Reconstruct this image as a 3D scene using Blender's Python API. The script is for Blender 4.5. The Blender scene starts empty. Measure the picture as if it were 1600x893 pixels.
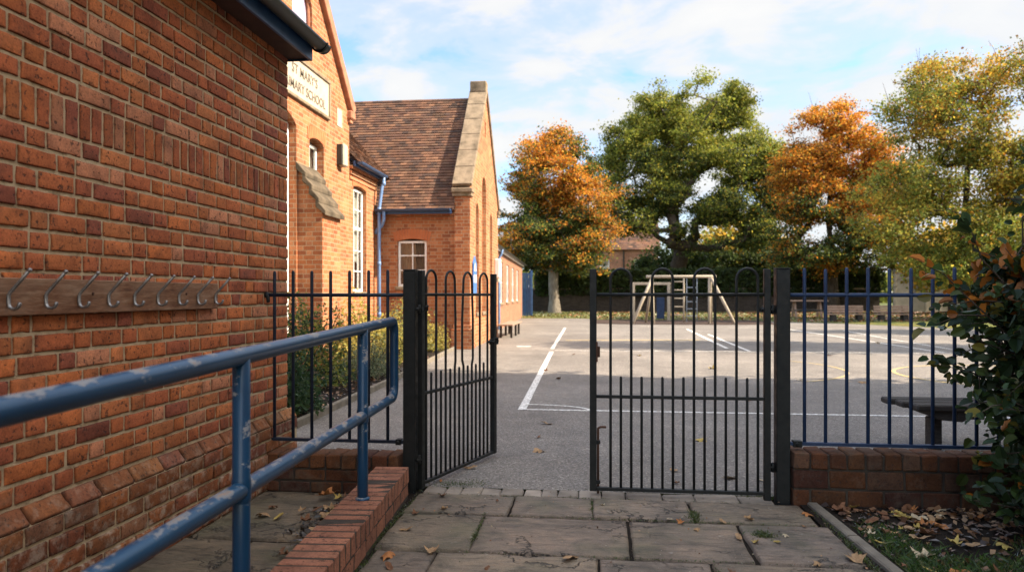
import bpy, math, random
import numpy as np
from mathutils import Vector, Matrix, noise

PI = math.pi
R = math.radians
scene = bpy.context.scene
COL = scene.collection
random.seed(7)
RS = np.random.RandomState(7)

# ------------------------------------------------------------------ helpers
def tag(o, label=None, cat=None, group=None, kind=None):
    if label: o['label'] = label
    if cat: o['category'] = cat
    if group: o['group'] = group
    if kind: o['kind'] = kind
    return o

def thing(name, label, cat, loc=(0, 0, 0), rz=0.0, group=None):
    o = bpy.data.objects.new(name, None)
    o.empty_display_size = 0.2
    COL.objects.link(o)
    o.location = loc
    o.rotation_euler = (0, 0, rz)
    return tag(o, label, cat, group)

def copy_tree(o, parent=None):
    c = o.copy()
    COL.objects.link(c)
    if parent is not None:
        c.parent = parent
    for ch in list(o.children):
        copy_tree(ch, c)
    return c

def root_of(o):
    while o.parent is not None:
        o = o.parent
    return o

class MB:
    """collects shapes, then links them as ONE mesh object"""
    def __init__(self):
        self.v = []; self.f = []; self.c = []; self.cur = (1, 1, 1)
    def add(self, vs, fs, col=None):
        b = len(self.v)
        self.v.extend([tuple(p) for p in vs])
        self.f.extend([tuple(i + b for i in f) for f in fs])
        self.c.extend([col or self.cur] * len(vs))
        return self
    def frame_box(self, O, U, V, W, L, H, D, bev=0.0, col=None, jit=0.0):
        """box from corner O along U (L), V (H), W (D); chamfered"""
        O = Vector(O); U = Vector(U); V = Vector(V); W = Vector(W)
        if bev <= 0:
            vs = [O + U * (L * i) + V * (H * j) + W * (D * k) for k in (0, 1) for j in (0, 1) for i in (0, 1)]
            fs = [(0, 2, 3, 1), (4, 5, 7, 6), (0, 1, 5, 4), (2, 6, 7, 3), (0, 4, 6, 2), (1, 3, 7, 5)]
            return self.add(vs, fs, col)
        vs = []; idx = {}
        def jj(): return random.uniform(-jit, jit) if jit else 0.0
        for i in (0, 1):
            for j in (0, 1):
                for k in (0, 1):
                    bx = O + U * (L * i + jj()) + V * (H * j + jj()) + W * (D * k + jj())
                    su, sv, sw = (1 - 2 * i), (1 - 2 * j), (1 - 2 * k)
                    b = bev * (random.uniform(.6, 1.5) if jit else 1)
                    idx[(i, j, k, 'u')] = len(vs); vs.append(bx + V * (sv * b) + W * (sw * b))
                    idx[(i, j, k, 'v')] = len(vs); vs.append(bx + U * (su * b) + W * (sw * b))
                    idx[(i, j, k, 'w')] = len(vs); vs.append(bx + U * (su * b) + V * (sv * b))
        fs = []
        for i in (0, 1):
            q = [idx[(i, 0, 0, 'u')], idx[(i, 1, 0, 'u')], idx[(i, 1, 1, 'u')], idx[(i, 0, 1, 'u')]]
            fs.append(q if i else q[::-1])
        for j in (0, 1):
            q = [idx[(0, j, 0, 'v')], idx[(0, j, 1, 'v')], idx[(1, j, 1, 'v')], idx[(1, j, 0, 'v')]]
            fs.append(q if j else q[::-1])
        for k in (0, 1):
            q = [idx[(0, 0, k, 'w')], idx[(1, 0, k, 'w')], idx[(1, 1, k, 'w')], idx[(0, 1, k, 'w')]]
            fs.append(q if k else q[::-1])
        for i in (0, 1):
            for j in (0, 1):
                fs.append([idx[(i, j, 0, 'u')], idx[(i, j, 0, 'v')], idx[(i, j, 1, 'v')], idx[(i, j, 1, 'u')]])
        for i in (0, 1):
            for k in (0, 1):
                fs.append([idx[(i, 0, k, 'u')], idx[(i, 0, k, 'w')], idx[(i, 1, k, 'w')], idx[(i, 1, k, 'u')]])
        for j in (0, 1):
            for k in (0, 1):
                fs.append([idx[(0, j, k, 'v')], idx[(0, j, k, 'w')], idx[(1, j, k, 'w')], idx[(1, j, k, 'v')]])
        for i in (0, 1):
            for j in (0, 1):
                for k in (0, 1):
                    fs.append([idx[(i, j, k, a)] for a in 'uvw'])
        return self.add(vs, fs, col)
    def box(self, x0, x1, y0, y1, z0, z1, bev=0.0, col=None, jit=0.0):
        return self.frame_box((x0, y0, z0), (1, 0, 0), (0, 1, 0), (0, 0, 1), x1 - x0, y1 - y0, z1 - z0, bev, col, jit)
    def beam(self, a, b, w, h, up=(0, 0, 1), bev=0.0, col=None):
        a = Vector(a); b = Vector(b)
        U = (b - a); L = U.length; U.normalize()
        upv = Vector(up)
        if abs(U.dot(upv)) > .95: upv = Vector((1, 0, 0))
        V = upv.cross(U).normalized(); W = U.cross(V).normalized()
        return self.frame_box(a - V * w / 2 - W * h / 2, U, V, W, L, w, h, bev, col)
    def tube(self, pts, r, n=10, cap=True, closed=False, col=None):
        pts = [Vector(p) for p in pts]
        m = len(pts)
        rs = r if isinstance(r, (list, tuple)) else [r] * m
        tang = []
        for i in range(m):
            if closed:
                t = pts[(i + 1) % m] - pts[i - 1]
            else:
                t = pts[min(i + 1, m - 1)] - pts[max(i - 1, 0)]
            tang.append(t.normalized())
        t0 = tang[0]
        ref = Vector((0, 0, 1)) if abs(t0.z) < .9 else Vector((1, 0, 0))
        nv = (ref - t0 * ref.dot(t0)).normalized()
        vs = []; fs = []
        for i in range(m):
            t = tang[i]
            nv = (nv - t * nv.dot(t)).normalized()
            bv = t.cross(nv)
            for k in range(n):
                a = 2 * PI * k / n
                vs.append(pts[i] + (nv * math.cos(a) + bv * math.sin(a)) * rs[i])
        rings = m if closed else m - 1
        for i in range(rings):
            j = (i + 1) % m
            for k in range(n):
                k2 = (k + 1) % n
                fs.append((i * n + k, i * n + k2, j * n + k2, j * n + k))
        if cap and not closed:
            for end, s in ((0, -1), (m - 1, 1)):
                c = len(vs)
                for k in range(n):
                    vs.append(pts[end] + (Vector(vs[end * n + k]) - pts[end]) * .6 + tang[end] * (s * rs[end] * .3))
                for k in range(n):
                    k2 = (k + 1) % n
                    q = (end * n + k, end * n + k2, c + k2, c + k)
                    fs.append(q if s > 0 else q[::-1])
                fs.append(tuple(range(c, c + n)) if s > 0 else tuple(range(c + n - 1, c - 1, -1)))
        return self.add(vs, fs, col)
    def build(self, name, mat, parent=None, smooth=False, local=False, uv=False, bevel=0.0, label=None):
        me = bpy.data.meshes.new(name)
        off = Vector((0, 0, 0))
        if parent is not None and not local:
            off = root_of(parent).location.copy()
        me.from_pydata([(p[0] - off[0], p[1] - off[1], p[2] - off[2]) for p in self.v], [], self.f)
        me.validate()
        if len(set(self.c)) > 1 or self.cur != (1, 1, 1):
            at = me.color_attributes.new('col', 'FLOAT_COLOR', 'POINT')
            if len(self.c) == len(me.vertices):
                arr = np.ones((len(self.c), 4), dtype=np.float32)
                arr[:, :3] = np.array(self.c, dtype=np.float32)
                at.data.foreach_set('color', arr.ravel())
        if uv:
            ul = me.uv_layers.new(name='UVMap')
            for p in me.polygons:
                nx, ny, nz = (abs(a) for a in p.normal)
                for li in p.loop_indices:
                    co = self.v[me.loops[li].vertex_index]
                    if nx >= ny and nx >= nz: ul.data[li].uv = (co[1], co[2])
                    elif ny >= nz: ul.data[li].uv = (co[0], co[2])
                    else: ul.data[li].uv = (co[0], co[1])
        if smooth:
            me.polygons.foreach_set('use_smooth', [True] * len(me.polygons))
        if mat: me.materials.append(mat)
        o = bpy.data.objects.new(name, me)
        COL.objects.link(o)
        if parent is not None: o.parent = parent
        if bevel > 0:
            b = o.modifiers.new('b', 'BEVEL'); b.width = bevel; b.segments = 2; b.limit_method = 'ANGLE'; b.angle_limit = R(40)
        if label: o['label'] = label
        return o

def fast_mesh(name, verts, nper, cols, mat, parent=None, smooth=False):
    """verts (N*nper,3): N separate polygons of nper corners; cols (N,3)"""
    n = len(verts) // nper
    me = bpy.data.meshes.new(name)
    me.vertices.add(len(verts)); me.loops.add(len(verts)); me.polygons.add(n)
    me.vertices.foreach_set('co', np.asarray(verts, dtype=np.float32).ravel())
    me.loops.foreach_set('vertex_index', np.arange(len(verts), dtype=np.int32))
    me.polygons.foreach_set('loop_start', np.arange(0, len(verts), nper, dtype=np.int32))
    me.polygons.foreach_set('loop_total', np.full(n, nper, dtype=np.int32))
    me.update(); me.validate()
    at = me.color_attributes.new('col', 'FLOAT_COLOR', 'POINT')
    arr = np.ones((len(verts), 4), dtype=np.float32)
    arr[:, :3] = np.repeat(np.asarray(cols, dtype=np.float32), nper, axis=0)
    at.data.foreach_set('color', arr.ravel())
    me.materials.append(mat)
    o = bpy.data.objects.new(name, me); COL.objects.link(o)
    if parent is not None: o.parent = parent
    return o

# ------------------------------------------------------------------ node DSL
class NT:
    def __init__(self, name):
        self.m = bpy.data.materials.new(name); self.m.use_nodes = True
        self.t = self.m.node_tree
        self.b = self.t.nodes['Principled BSDF']
        self.o = self.t.nodes['Material Output']
    def n(self, typ, ins=None, **props):
        nd = self.t.nodes.new(typ)
        for k, v in props.items(): setattr(nd, k, v)
        for k, v in (ins or {}).items(): self.set(nd.inputs[k], v)
        return nd
    def set(self, sock, v):
        if hasattr(v, 'is_output'): self.t.links.new(v, sock)
        elif isinstance(v, (tuple, list)) and len(v) == 3 and sock.type == 'RGBA': sock.default_value = (*v, 1)
        else: sock.default_value = v
    def math(self, op, a, b=None, c=None, clamp=False):
        nd = self.n('ShaderNodeMath', operation=op, use_clamp=clamp)
        self.set(nd.inputs[0], a)
        if b is not None: self.set(nd.inputs[1], b)
        if c is not None: self.set(nd.inputs[2], c)
        return nd.outputs[0]
    def mix(self, fac, a, b, blend='MIX'):
        nd = self.n('ShaderNodeMix', data_type='RGBA', blend_type=blend)
        self.set(nd.inputs[0], fac); self.set(nd.inputs[6], a); self.set(nd.inputs[7], b)
        return nd.outputs[2]
    def noise(self, vec, scale, detail=4, rough=.55, dist=0.0, out='Fac', dim='3D'):
        nd = self.n('ShaderNodeTexNoise', noise_dimensions=dim)
        if vec is not None: self.set(nd.inputs['Vector'], vec)
        nd.inputs['Scale'].default_value = scale; nd.inputs['Detail'].default_value = detail
        nd.inputs['Roughness'].default_value = rough; nd.inputs['Distortion'].default_value = dist
        return nd.outputs[out]
    def ramp(self, fac, stops, interp='LINEAR'):
        nd = self.n('ShaderNodeValToRGB'); cr = nd.color_ramp; cr.interpolation = interp
        while len(cr.elements) < len(stops): cr.elements.new(.5)
        for e, (p, c) in zip(cr.elements, stops):
            e.position = p
            e.color = (c, c, c, 1) if isinstance(c, (int, float)) else (*c, 1)
        self.set(nd.inputs[0], fac)
        return nd.outputs[0]
    def coord(self, which='Object'):
        return self.n('ShaderNodeTexCoord').outputs[which]
    def geo(self, which='Position'):
        return self.n('ShaderNodeNewGeometry').outputs[which]
    def attr(self, name='col'):
        return self.n('ShaderNodeAttribute', attribute_name=name).outputs['Color']
    def scale(self, vec, s):
        nd = self.n('ShaderNodeMapping'); self.set(nd.inputs['Vector'], vec); nd.inputs['Scale'].default_value = s
        return nd.outputs[0]
    def bump(self, h, strength=.3, dist=.01, normal=None):
        nd = self.n('ShaderNodeBump'); self.set(nd.inputs['Height'], h)
        nd.inputs['Strength'].default_value = strength; nd.inputs['Distance'].default_value = dist
        if normal is not None: self.set(nd.inputs['Normal'], normal)
        self.set(self.b.inputs['Normal'], nd.outputs[0])
        return nd.outputs[0]
    def base(self, col, rough=.7, metal=0.0, spec=None):
        self.set(self.b.inputs['Base Color'], col); self.set(self.b.inputs['Roughness'], rough)
        self.set(self.b.inputs['Metallic'], metal)
        if spec is not None: self.b.inputs['Specular IOR Level'].default_value = spec
        return self

def simple(name, stops, scale=6, rough=.7, metal=0.0, bump=.15, bscale=60, bdist=.004, spec=None, vec='Object', attr=False, stretch=None, detail=5):
    m = NT(name)
    co = m.coord('Object') if vec == 'Object' else m.geo()
    if stretch: co = m.scale(co, stretch)
    c = m.ramp(m.noise(co, scale, detail), stops)
    if attr: c = m.mix(1.0, m.attr(), c, 'MULTIPLY')
    m.base(c, rough, metal, spec)
    if bump: m.bump(m.noise(co, bscale, 4), bump, bdist)
    return m.m

def foliage(name, transl=.35, rough=.55, var=.25, gl=.45):
    m = NT(name)
    c = m.attr()
    hue = m.noise(m.geo(), 3.0, 2)
    c2 = m.mix(m.math('MULTIPLY', hue, var), c, (1.0, .75, .35), 'MULTIPLY')
    d = m.n('ShaderNodeBsdfDiffuse', {'Color': c2})
    g = m.n('ShaderNodeBsdfGlossy', {'Roughness': rough, 'Color': (.9, .95, 1)})
    t = m.n('ShaderNodeBsdfTranslucent', {'Color': c2})
    a = m.n('ShaderNodeMixShader', {0: transl, 1: d.outputs[0], 2: t.outputs[0]})
    f = m.n('ShaderNodeLayerWeight', {'Blend': .5})
    k = m.math('ADD', gl * .07, m.math('MULTIPLY', m.math('POWER', f.outputs['Facing'], 4.0), gl))
    b = m.n('ShaderNodeMixShader', {0: k, 1: a.outputs[0], 2: g.outputs[0]})
    m.t.links.new(b.outputs[0], m.o.inputs['Surface'])
    return m.m

# ------------------------------------------------------------------ materials
def mk_near_brick(name='old_red_brick', lime=.75, grime=.35, tone=(1.05, 1.02, 1.03)):
    m = NT(name)
    p = m.geo()
    c = m.mix(1.0, m.attr(), tone, 'MULTIPLY')
    big = m.noise(p, 7, 5)
    c = m.mix(1.0, c, m.ramp(big, [(.25, (.62, .60, .62)), (.5, (1, 1, 1)), (.75, (1.25, 1.2, 1.1))]), 'MULTIPLY')
    fine = m.noise(p, 95, 5, .7)
    c = m.mix(1.0, c, m.ramp(fine, [(.3, .62), (.5, 1.0), (.72, 1.25)]), 'MULTIPLY')
    mid = m.noise(p, 30, 5, .7)
    c = m.mix(1.0, c, m.ramp(mid, [(.30, .62), (.44, 1.0), (.7, 1.12)]), 'MULTIPLY')
    pit = m.noise(p, 42, 3, .6)
    pm = m.ramp(pit, [(.60, 0.0), (.66, 1.0)])
    c = m.mix(m.math('MULTIPLY', pm, .72), c, (.035, .022, .018))
    # lime bloom and soot near the plinth
    z = m.n('ShaderNodeSeparateXYZ', {0: p}).outputs[2]
    low = m.math('SUBTRACT', 1.0, m.math('DIVIDE', m.math('SUBTRACT', z, .12), .5), clamp=True)
    st = m.ramp(m.noise(p, 13, 7, .72), [(.50, 0.0), (.62, 1.0)])
    c = m.mix(m.math('MULTIPLY', m.math('MULTIPLY', st, low), lime), c, (.42, .35, .27))
    soot = m.ramp(m.noise(p, 5, 5, .65), [(.52, 0.0), (.72, 1.0)])
    c = m.mix(m.math('MULTIPLY', soot, grime), c, (.07, .055, .04))
    m.base(c, .88, 0, .25)
    h = m.math('ADD', m.math('MULTIPLY', m.noise(p, 120, 5, .7), .6), m.math('MULTIPLY', pm, -1.0))
    h = m.math('ADD', h, m.math('MULTIPLY', m.noise(p, 24, 4), .8))
    m.bump(h, .55, .005)
    return m.m

def mk_mortar():
    m = NT('lime_mortar')
    p = m.geo()
    c = m.ramp(m.noise(p, 18, 6, .65), [(.3, (.27, .20, .12)), (.45, (.48, .37, .235)), (.8, (.60, .475, .31))])
    m.base(c, .95, 0, .1)
    m.bump(m.noise(p, 130, 5, .7), .8, .006)
    return m.m

def mk_far_brick(name, pal, mortar=(.40, .29, .18), course=.09, period=.36, joint=.010):
    m = NT(name)
    uv = m.coord('UV')
    sp = m.n('ShaderNodeSeparateXYZ', {0: uv})
    wob = m.math('MULTIPLY', m.math('SUBTRACT', m.noise(uv, 14, 3), .5), .012)
    u = m.math('ADD', sp.outputs[0], wob); v = m.math('ADD', sp.outputs[1], m.math('MULTIPLY', wob, .6))
    vr = m.math('DIVIDE', v, course); row = m.math('FLOOR', vr); vf = m.math('FRACT', vr)
    off = m.math('MULTIPLY', m.math('FLOORED_MODULO', row, 2.0), .5)
    u2 = m.math('ADD', m.math('DIVIDE', u, period), off)
    cell = m.math('FLOOR', u2); fr = m.math('FRACT', u2)
    isS = m.math('LESS_THAN', fr, 2 / 3)
    a = m.math('SUBTRACT', fr, m.math('MULTIPLY', m.math('SUBTRACT', 1.0, isS), 2 / 3))
    ln = m.math('ADD', 1 / 3, m.math('MULTIPLY', isS, 1 / 3))
    e1 = m.math('MULTIPLY', m.math('MINIMUM', a, m.math('SUBTRACT', ln, a)), period)
    e2 = m.math('MULTIPLY', m.math('MINIMUM', vf, m.math('SUBTRACT', 1.0, vf)), course)
    e = m.math('MINIMUM', e1, e2)
    mask = m.math('DIVIDE', m.math('SUBTRACT', e, joint * .45), joint * .35, clamp=True)
    idv = m.n('ShaderNodeCombineXYZ', {0: m.math('ADD', m.math('MULTIPLY', cell, 2.0), isS), 1: row})
    wn = m.n('ShaderNodeTexWhiteNoise', {'Vector': idv.outputs[0]}, noise_dimensions='2D')
    bc = m.ramp(wn.outputs[0], pal)
    p = m.geo()
    bc = m.mix(1.0, bc, m.ramp(m.noise(p, 1.3, 5, .6), [(.3, .74), (.6, 1.05), (.8, 1.15)]), 'MULTIPLY')
    bc = m.mix(1.0, bc, m.ramp(m.noise(p, 40, 4, .65), [(.3, .72), (.6, 1.1)]), 'MULTIPLY')
    c = m.mix(mask, m.mix(m.noise(p, 9, 4), mortar, tuple(a * .7 for a in mortar)), bc)
    m.base(c, .88, 0, .25)
    m.bump(m.math('ADD', mask, m.math('MULTIPLY', m.noise(p, 60, 4), .5)), .5, .008)
    return m.m

def mk_tarmac():
    m = NT('playground_tarmac')
    p = m.geo()
    big = m.noise(p, .35, 5, .6)
    c = m.ramp(big, [(.3, (.122, .108, .096)), (.55, (.180, .160, .141)), (.75, (.225, .200, .176))])
    med = m.noise(p, 2.6, 5, .65)
    c = m.mix(1.0, c, m.ramp(med, [(.3, .78), (.6, 1.08)]), 'MULTIPLY')
    vo = m.n('ShaderNodeTexVoronoi', {'Vector': p, 'Scale': 92.0})
    agg = m.n('ShaderNodeSeparateColor', {0: vo.outputs['Color']}).outputs[0]
    c = m.mix(1.0, c, m.ramp(agg, [(0.0, .48), (.5, .93), (.85, 1.12), (1.0, 2.0)]), 'MULTIPLY')
    damp = m.ramp(m.noise(p, .8, 6, .6, .8), [(.54, 0.0), (.66, 1.0)])
    c = m.mix(m.math('MULTIPLY', damp, .30), c, (.075, .066, .058))
    # cracks
    ck = m.n('ShaderNodeTexVoronoi', {'Vector': m.n('ShaderNodeVectorMath', {0: p, 1: m.noise(p, .9, 4, out='Color')}, operation='ADD').outputs[0], 'Scale': .22}, feature='DISTANCE_TO_EDGE')
    cm = m.ramp(ck.outputs['Distance'], [(0.0, 1.0), (.004, .7), (.008, 0.0)])
    c = m.mix(m.math('MULTIPLY', cm, .12), c, (.03, .028, .025))
    m.base(c, m.ramp(med, [(.3, .72), (.7, .9)]), 0, .35)
    m.bump(m.math('ADD', vo.outputs['Distance'], m.math('MULTIPLY', m.noise(p, 6, 4), .6)), .5, .006)
    return m.m

def mk_slab():
    m = NT('riven_sandstone_paving')
    p = m.geo()
    c = m.mix(1.0, m.attr(), m.ramp(m.noise(p, 3.2, 7, .68, .6), [(.30, (.40, .41, .40)), (.5, (.92, .91, .89)), (.70, (1.38, 1.28, 1.18))]), 'MULTIPLY')
    st = m.noise(m.scale(p, (1.2, 5.5, 1)), 4.0, 6, .6, 1.2)
    c = m.mix(1.0, c, m.ramp(st, [(.36, .55), (.48, 1.0), (.68, 1.2)]), 'MULTIPLY')
    grit = m.noise(p, 140, 4, .75)
    c = m.mix(1.0, c, m.ramp(grit, [(.3, .62), (.5, 1.0), (.72, 1.3)]), 'MULTIPLY')
    lich = m.ramp(m.noise(p, 16, 4, .6), [(.66, 0.0), (.72, 1.0)])
    c = m.mix(m.math('MULTIPLY', lich, .35), c, (.40, .37, .32))
    alg = m.ramp(m.noise(p, 1.9, 5, .6), [(.5, 0.0), (.72, 1.0)])
    c = m.mix(m.math('MULTIPLY', alg, .45), c, (.075, .085, .035))
    wv = m.n('ShaderNodeVectorMath', {0: m.scale(p, (1, 2.2, 1)), 1: m.n('ShaderNodeVectorMath', {0: m.noise(p, 2.2, 5, .65, out='Color'), 1: (1.3, 1.3, 1.3)}, operation='MULTIPLY').outputs[0]}, operation='ADD')
    ck = m.n('ShaderNodeTexVoronoi', {'Vector': wv.outputs[0], 'Scale': 1.25}, feature='DISTANCE_TO_EDGE')
    breakup = m.ramp(m.noise(p, 1.7, 3), [(.48, 0.0), (.55, 1.0)])
    cm = m.math('MULTIPLY', m.ramp(ck.outputs['Distance'], [(0.0, 1.0), (.012, .8), (.022, 0.0)]), breakup)
    c = m.mix(m.math('MULTIPLY', cm, .85), c, (.02, .017, .014))
    m.base(c, m.ramp(st, [(.3, .55), (.7, .85)]), 0, .4)
    h = m.math('ADD', m.math('MULTIPLY', st, 1.2), m.math('MULTIPLY', m.noise(p, 55, 5, .7), .55))
    h = m.math('SUBTRACT', h, m.math('MULTIPLY', cm, .9))
    m.bump(h, .85, .016)
    return m.m

def mk_rail_paint():
    m = NT('chipped_blue_paint')
    p = m.geo()
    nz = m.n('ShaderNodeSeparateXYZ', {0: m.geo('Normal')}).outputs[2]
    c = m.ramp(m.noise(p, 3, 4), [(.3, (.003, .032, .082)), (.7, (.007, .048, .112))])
    top_mix = m.math('MULTIPLY', m.math('MAXIMUM', nz, 0.0), .22)  # paint mixes to a lighter blue on upward-facing parts
    c = m.mix(top_mix, c, (.04, .15, .28))
    w = m.noise(m.scale(p, (1, .5, 1)), 17, 7, .70)
    w = m.math('ADD', w, m.math('MULTIPLY', m.math('SUBTRACT', nz, .45), .17))
    w = m.math('ADD', w, m.math('MULTIPLY', m.math('SUBTRACT', m.noise(p, 2.6, 2), .5), .30))
    w = m.math('ADD', w, m.math('MULTIPLY', m.math('SUBTRACT', m.noise(p, 60, 4, .7), .5), .16))
    chip = m.ramp(w, [(.588, 0.0), (.608, 1.0)])
    core = m.ramp(w, [(.66, 0.0), (.70, 1.0)])
    c = m.mix(chip, c, (.20, .21, .23))
    c = m.mix(core, c, (.27, .20, .155))
    m.base(c, m.mix(chip, (.30, .30, .30), (.62, .62, .62)), 0, .4)
    h = m.math('ADD', m.math('MULTIPLY', chip, -1.0), m.math('MULTIPLY', m.noise(p, 70, 3), .25))
    m.bump(h, .35, .003)
    return m.m

def mk_iron(name, c0, c1, rough=.42, rust=.18):
    m = NT(name)
    p = m.geo()
    c = m.ramp(m.noise(p, 8, 5), [(.3, c0), (.7, c1)])
    r = m.ramp(m.noise(p, 26, 5, .65), [(.63, 0.0), (.72, 1.0)])
    c = m.mix(m.math('MULTIPLY', r, rust), c, (.13, .055, .025))
    m.base(c, m.ramp(m.noise(p, 20, 3), [(.3, rough - .08), (.7, rough + .2)]), 0, .3)
    m.bump(m.noise(p, 55, 4), .25, .003)
    return m.m

def mk_wood(name, c0, c1, c2, stretch=(8, 1, 8), scale=6, rough=.75):
    m = NT(name)
    co = m.scale(m.coord('Object'), stretch)
    g = m.noise(co, scale, 6, .65, .8)
    c = m.ramp(g, [(.28, c0), (.5, c1), (.74, c2)])
    f = m.noise(co, scale * 7, 3, .6)
    c = m.mix(1.0, c, m.ramp(f, [(.3, .7), (.6, 1.08)]), 'MULTIPLY')
    wear = m.ramp(m.noise(m.coord('Object'), 5, 5), [(.45, 0.0), (.7, 1.0)])
    c = m.mix(m.math('MULTIPLY', wear, .4), c, c2)
    m.base(c, rough, 0, .3)
    m.bump(m.math('ADD', g, m.math('MULTIPLY', f, .5)), .4, .004)
    return m.m

def mk_glass():
    m = NT('window_glass')
    tr = m.n('ShaderNodeBsdfTransparent', {'Color': (.80, .84, .84)})
    gl = m.n('ShaderNodeBsdfGlossy', {'Roughness': .02})
    f = m.n('ShaderNodeFresnel', {'IOR': 1.5, 'Normal': m.n('ShaderNodeBump', {'Height': m.noise(m.geo(), 2.2, 2), 'Strength': .08, 'Distance': .1}).outputs[0]})
    k = m.math('ADD', .06, m.math('MULTIPLY', f.outputs[0], 1.1), clamp=True)
    mx = m.n('ShaderNodeMixShader', {0: k, 1: tr.outputs[0], 2: gl.outputs[0]})
    m.t.links.new(mx.outputs[0], m.o.inputs['Surface'])
    return m.m

def mk_ground(name, stops, scale=.8, fine=60, bump=.6, bdist=.02):
    m = NT(name)
    p = m.geo()
    c = m.ramp(m.noise(p, scale, 6, .65), stops)
    c = m.mix(1.0, c, m.ramp(m.noise(p, fine, 4, .7), [(.3, .55), (.65, 1.25)]), 'MULTIPLY')
    m.base(c, .95, 0, .15)
    m.bump(m.math('ADD', m.noise(p, fine, 4, .7), m.noise(p, fine / 6, 3)), bump, bdist)
    return m.m

M = {}
M['brick'] = mk_near_brick()
M['kerb'] = mk_near_brick('kerb_brick', .0, .55, (.80, 1.0, 1.25))
M['lowwall'] = mk_near_brick('shade_toned_low_wall_brick', .06, .75, (.72, .85, .95))  # low wall brick toned down, deep shade put into its colour
M['mortar'] = mk_mortar()
PAL = [(0.0, (.25, .080, .035)), (.3, (.34, .115, .045)), (.6, (.40, .148, .060)), (.85, (.44, .185, .085)), (1.0, (.28, .10, .05))]
M['school'] = mk_far_brick('school_brick', PAL)
PAL2 = [(0.0, (.20, .075, .045)), (.4, (.29, .115, .068)), (.8, (.34, .15, .09)), (1.0, (.23, .09, .055))]
M['pink'] = mk_far_brick('pale_red_brick', PAL2)
PAL3 = [(0.0, (.02, .014, .011)), (.5, (.036, .026, .019)), (1.0, (.05, .036, .027))]  # near-black palette paints tree shade into the wall brick
M['oldwall'] = mk_far_brick('shade_darkened_brick', PAL3, (.07, .06, .048))
M['joint'] = simple('dirty_joint', [(.3, (.016, .012, .009)), (.7, (.05, .038, .027))], 14, .95, 0, .6, 90)
M['tarmac'] = mk_tarmac()
M['slab'] = mk_slab()
M['rail'] = mk_rail_paint()
M['black'] = mk_iron('black_iron', (.004, .005, .0055), (.009, .011, .011), .5)
M['navy'] = mk_iron('navy_iron', (.008, .020, .052), (.016, .036, .085), .45, .12)
M['darknavy'] = mk_iron('dark_navy_iron', (.005, .009, .018), (.010, .017, .034), .5, .12)
M['rust'] = mk_iron('rusty_iron', (.045, .022, .014), (.09, .04, .022), .6, .6)
M['steel'] = simple('galvanised_steel', [(.3, (.20, .20, .205)), (.7, (.42, .42, .42))], 30, .46, .85, .1, 120)
M['board'] = mk_wood('weathered_board', (.09, .036, .018), (.21, .10, .052), (.33, .22, .145), (7, .8, 7), 5)
M['bench'] = mk_wood('bench_timber', (.15, .09, .06), (.26, .17, .12), (.36, .26, .20), (1, 8, 8), 4)
M['darkwood'] = mk_wood('dark_bench_timber', (.012, .010, .008), (.022, .018, .015), (.05, .043, .037), (1, 8, 8), 4)
M['pole'] = mk_wood('pale_timber_pole', (.22, .175, .125), (.33, .275, .205), (.42, .37, .29), (5, 5, 1), 4)
M['blue'] = simple('blue_gloss_paint', [(.3, (.018, .06, .16)), (.7, (.03, .095, .22))], 6, .4, 0, .08)
M['bluepipe'] = simple('pale_blue_pipe_paint', [(.3, (.10, .19, .38)), (.7, (.16, .27, .48))], 6, .4, 0, .05)
M['bluegut'] = simple('faded_blue_gutter_paint', [(.3, (.02, .045, .10)), (.7, (.035, .07, .14))], 6, .4, 0, .08)
M['gutter'] = simple('black_plastic_gutter', [(.3, (.012, .014, .012)), (.7, (.032, .034, .028))], 4, .42, 0, .08, 20)
M['soffit'] = simple('dark_stained_soffit', [(.3, (.045, .02, .014)), (.7, (.08, .035, .022))], 9, .7, 0, .2)
M['white'] = simple('white_gloss_paint', [(.3, (.70, .69, .66)), (.7, (.82, .81, .78))], 5, .45, 0, .05)
M['glass'] = mk_glass()
M['room'] = simple('room_dark', [(.3, (.03, .028, .025)), (.7, (.05, .045, .04))], 2, .9, 0, 0)
M['blind'] = simple('cream_blind', [(.3, (.52, .49, .42)), (.7, (.62, .58, .50))], 3, .9, 0, .1, 30)
M['curtain'] = simple('beige_curtain', [(.3, (.22, .17, .12)), (.7, (.32, .25, .18))], 3, .95, 0, .1, 30)
M['stone'] = simple('lichened_stone', [(.25, (.075, .058, .038)), (.42, (.17, .128, .085)), (.58, (.26, .195, .13)), (.75, (.13, .105, .055))], 3.5, .9, 0, .6, 30, .02, .2, 'geo', False, None, 8)
M['capstone'] = simple('dark_mossy_capstone', [(.3, (.045, .036, .025)), (.5, (.095, .074, .05)), (.7, (.15, .115, .08))], 4, .9, 0, .6, 30, .02, .2, 'geo', False, None, 8)
M['plaque'] = simple('cream_stone', [(.3, (.34, .295, .225)), (.7, (.43, .375, .29))], 5, .85, 0, .2, 40)
M['letter'] = simple('lead_letters', [(.3, (.09, .075, .058)), (.7, (.15, .125, .095))], 9, .8, 0, .1)
M['terra'] = simple('terracotta_trim', [(.3, (.26, .10, .055)), (.7, (.40, .18, .10))], 6, .85, 0, .3, 40)
M['rubbed'] = simple('rubbed_brick_arch', [(.3, (.38, .11, .04)), (.7, (.48, .16, .06))], 5, .85, 0, .3, 40)
M['tile'] = simple('roof_tile', [(.25, (.55, .55, .5)), (.5, (1, 1, 1)), (.75, (1.2, 1.1, 1.0))], 2.2, .85, 0, .5, 60, .006, .25, 'geo', True, None, 7)
M['lilac'] = simple('lilac_glass_panel', [(.3, (.30, .24, .34)), (.55, (.42, .36, .48)), (.8, (.52, .45, .52))], 5, .25, 0, .1, 20)
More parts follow.
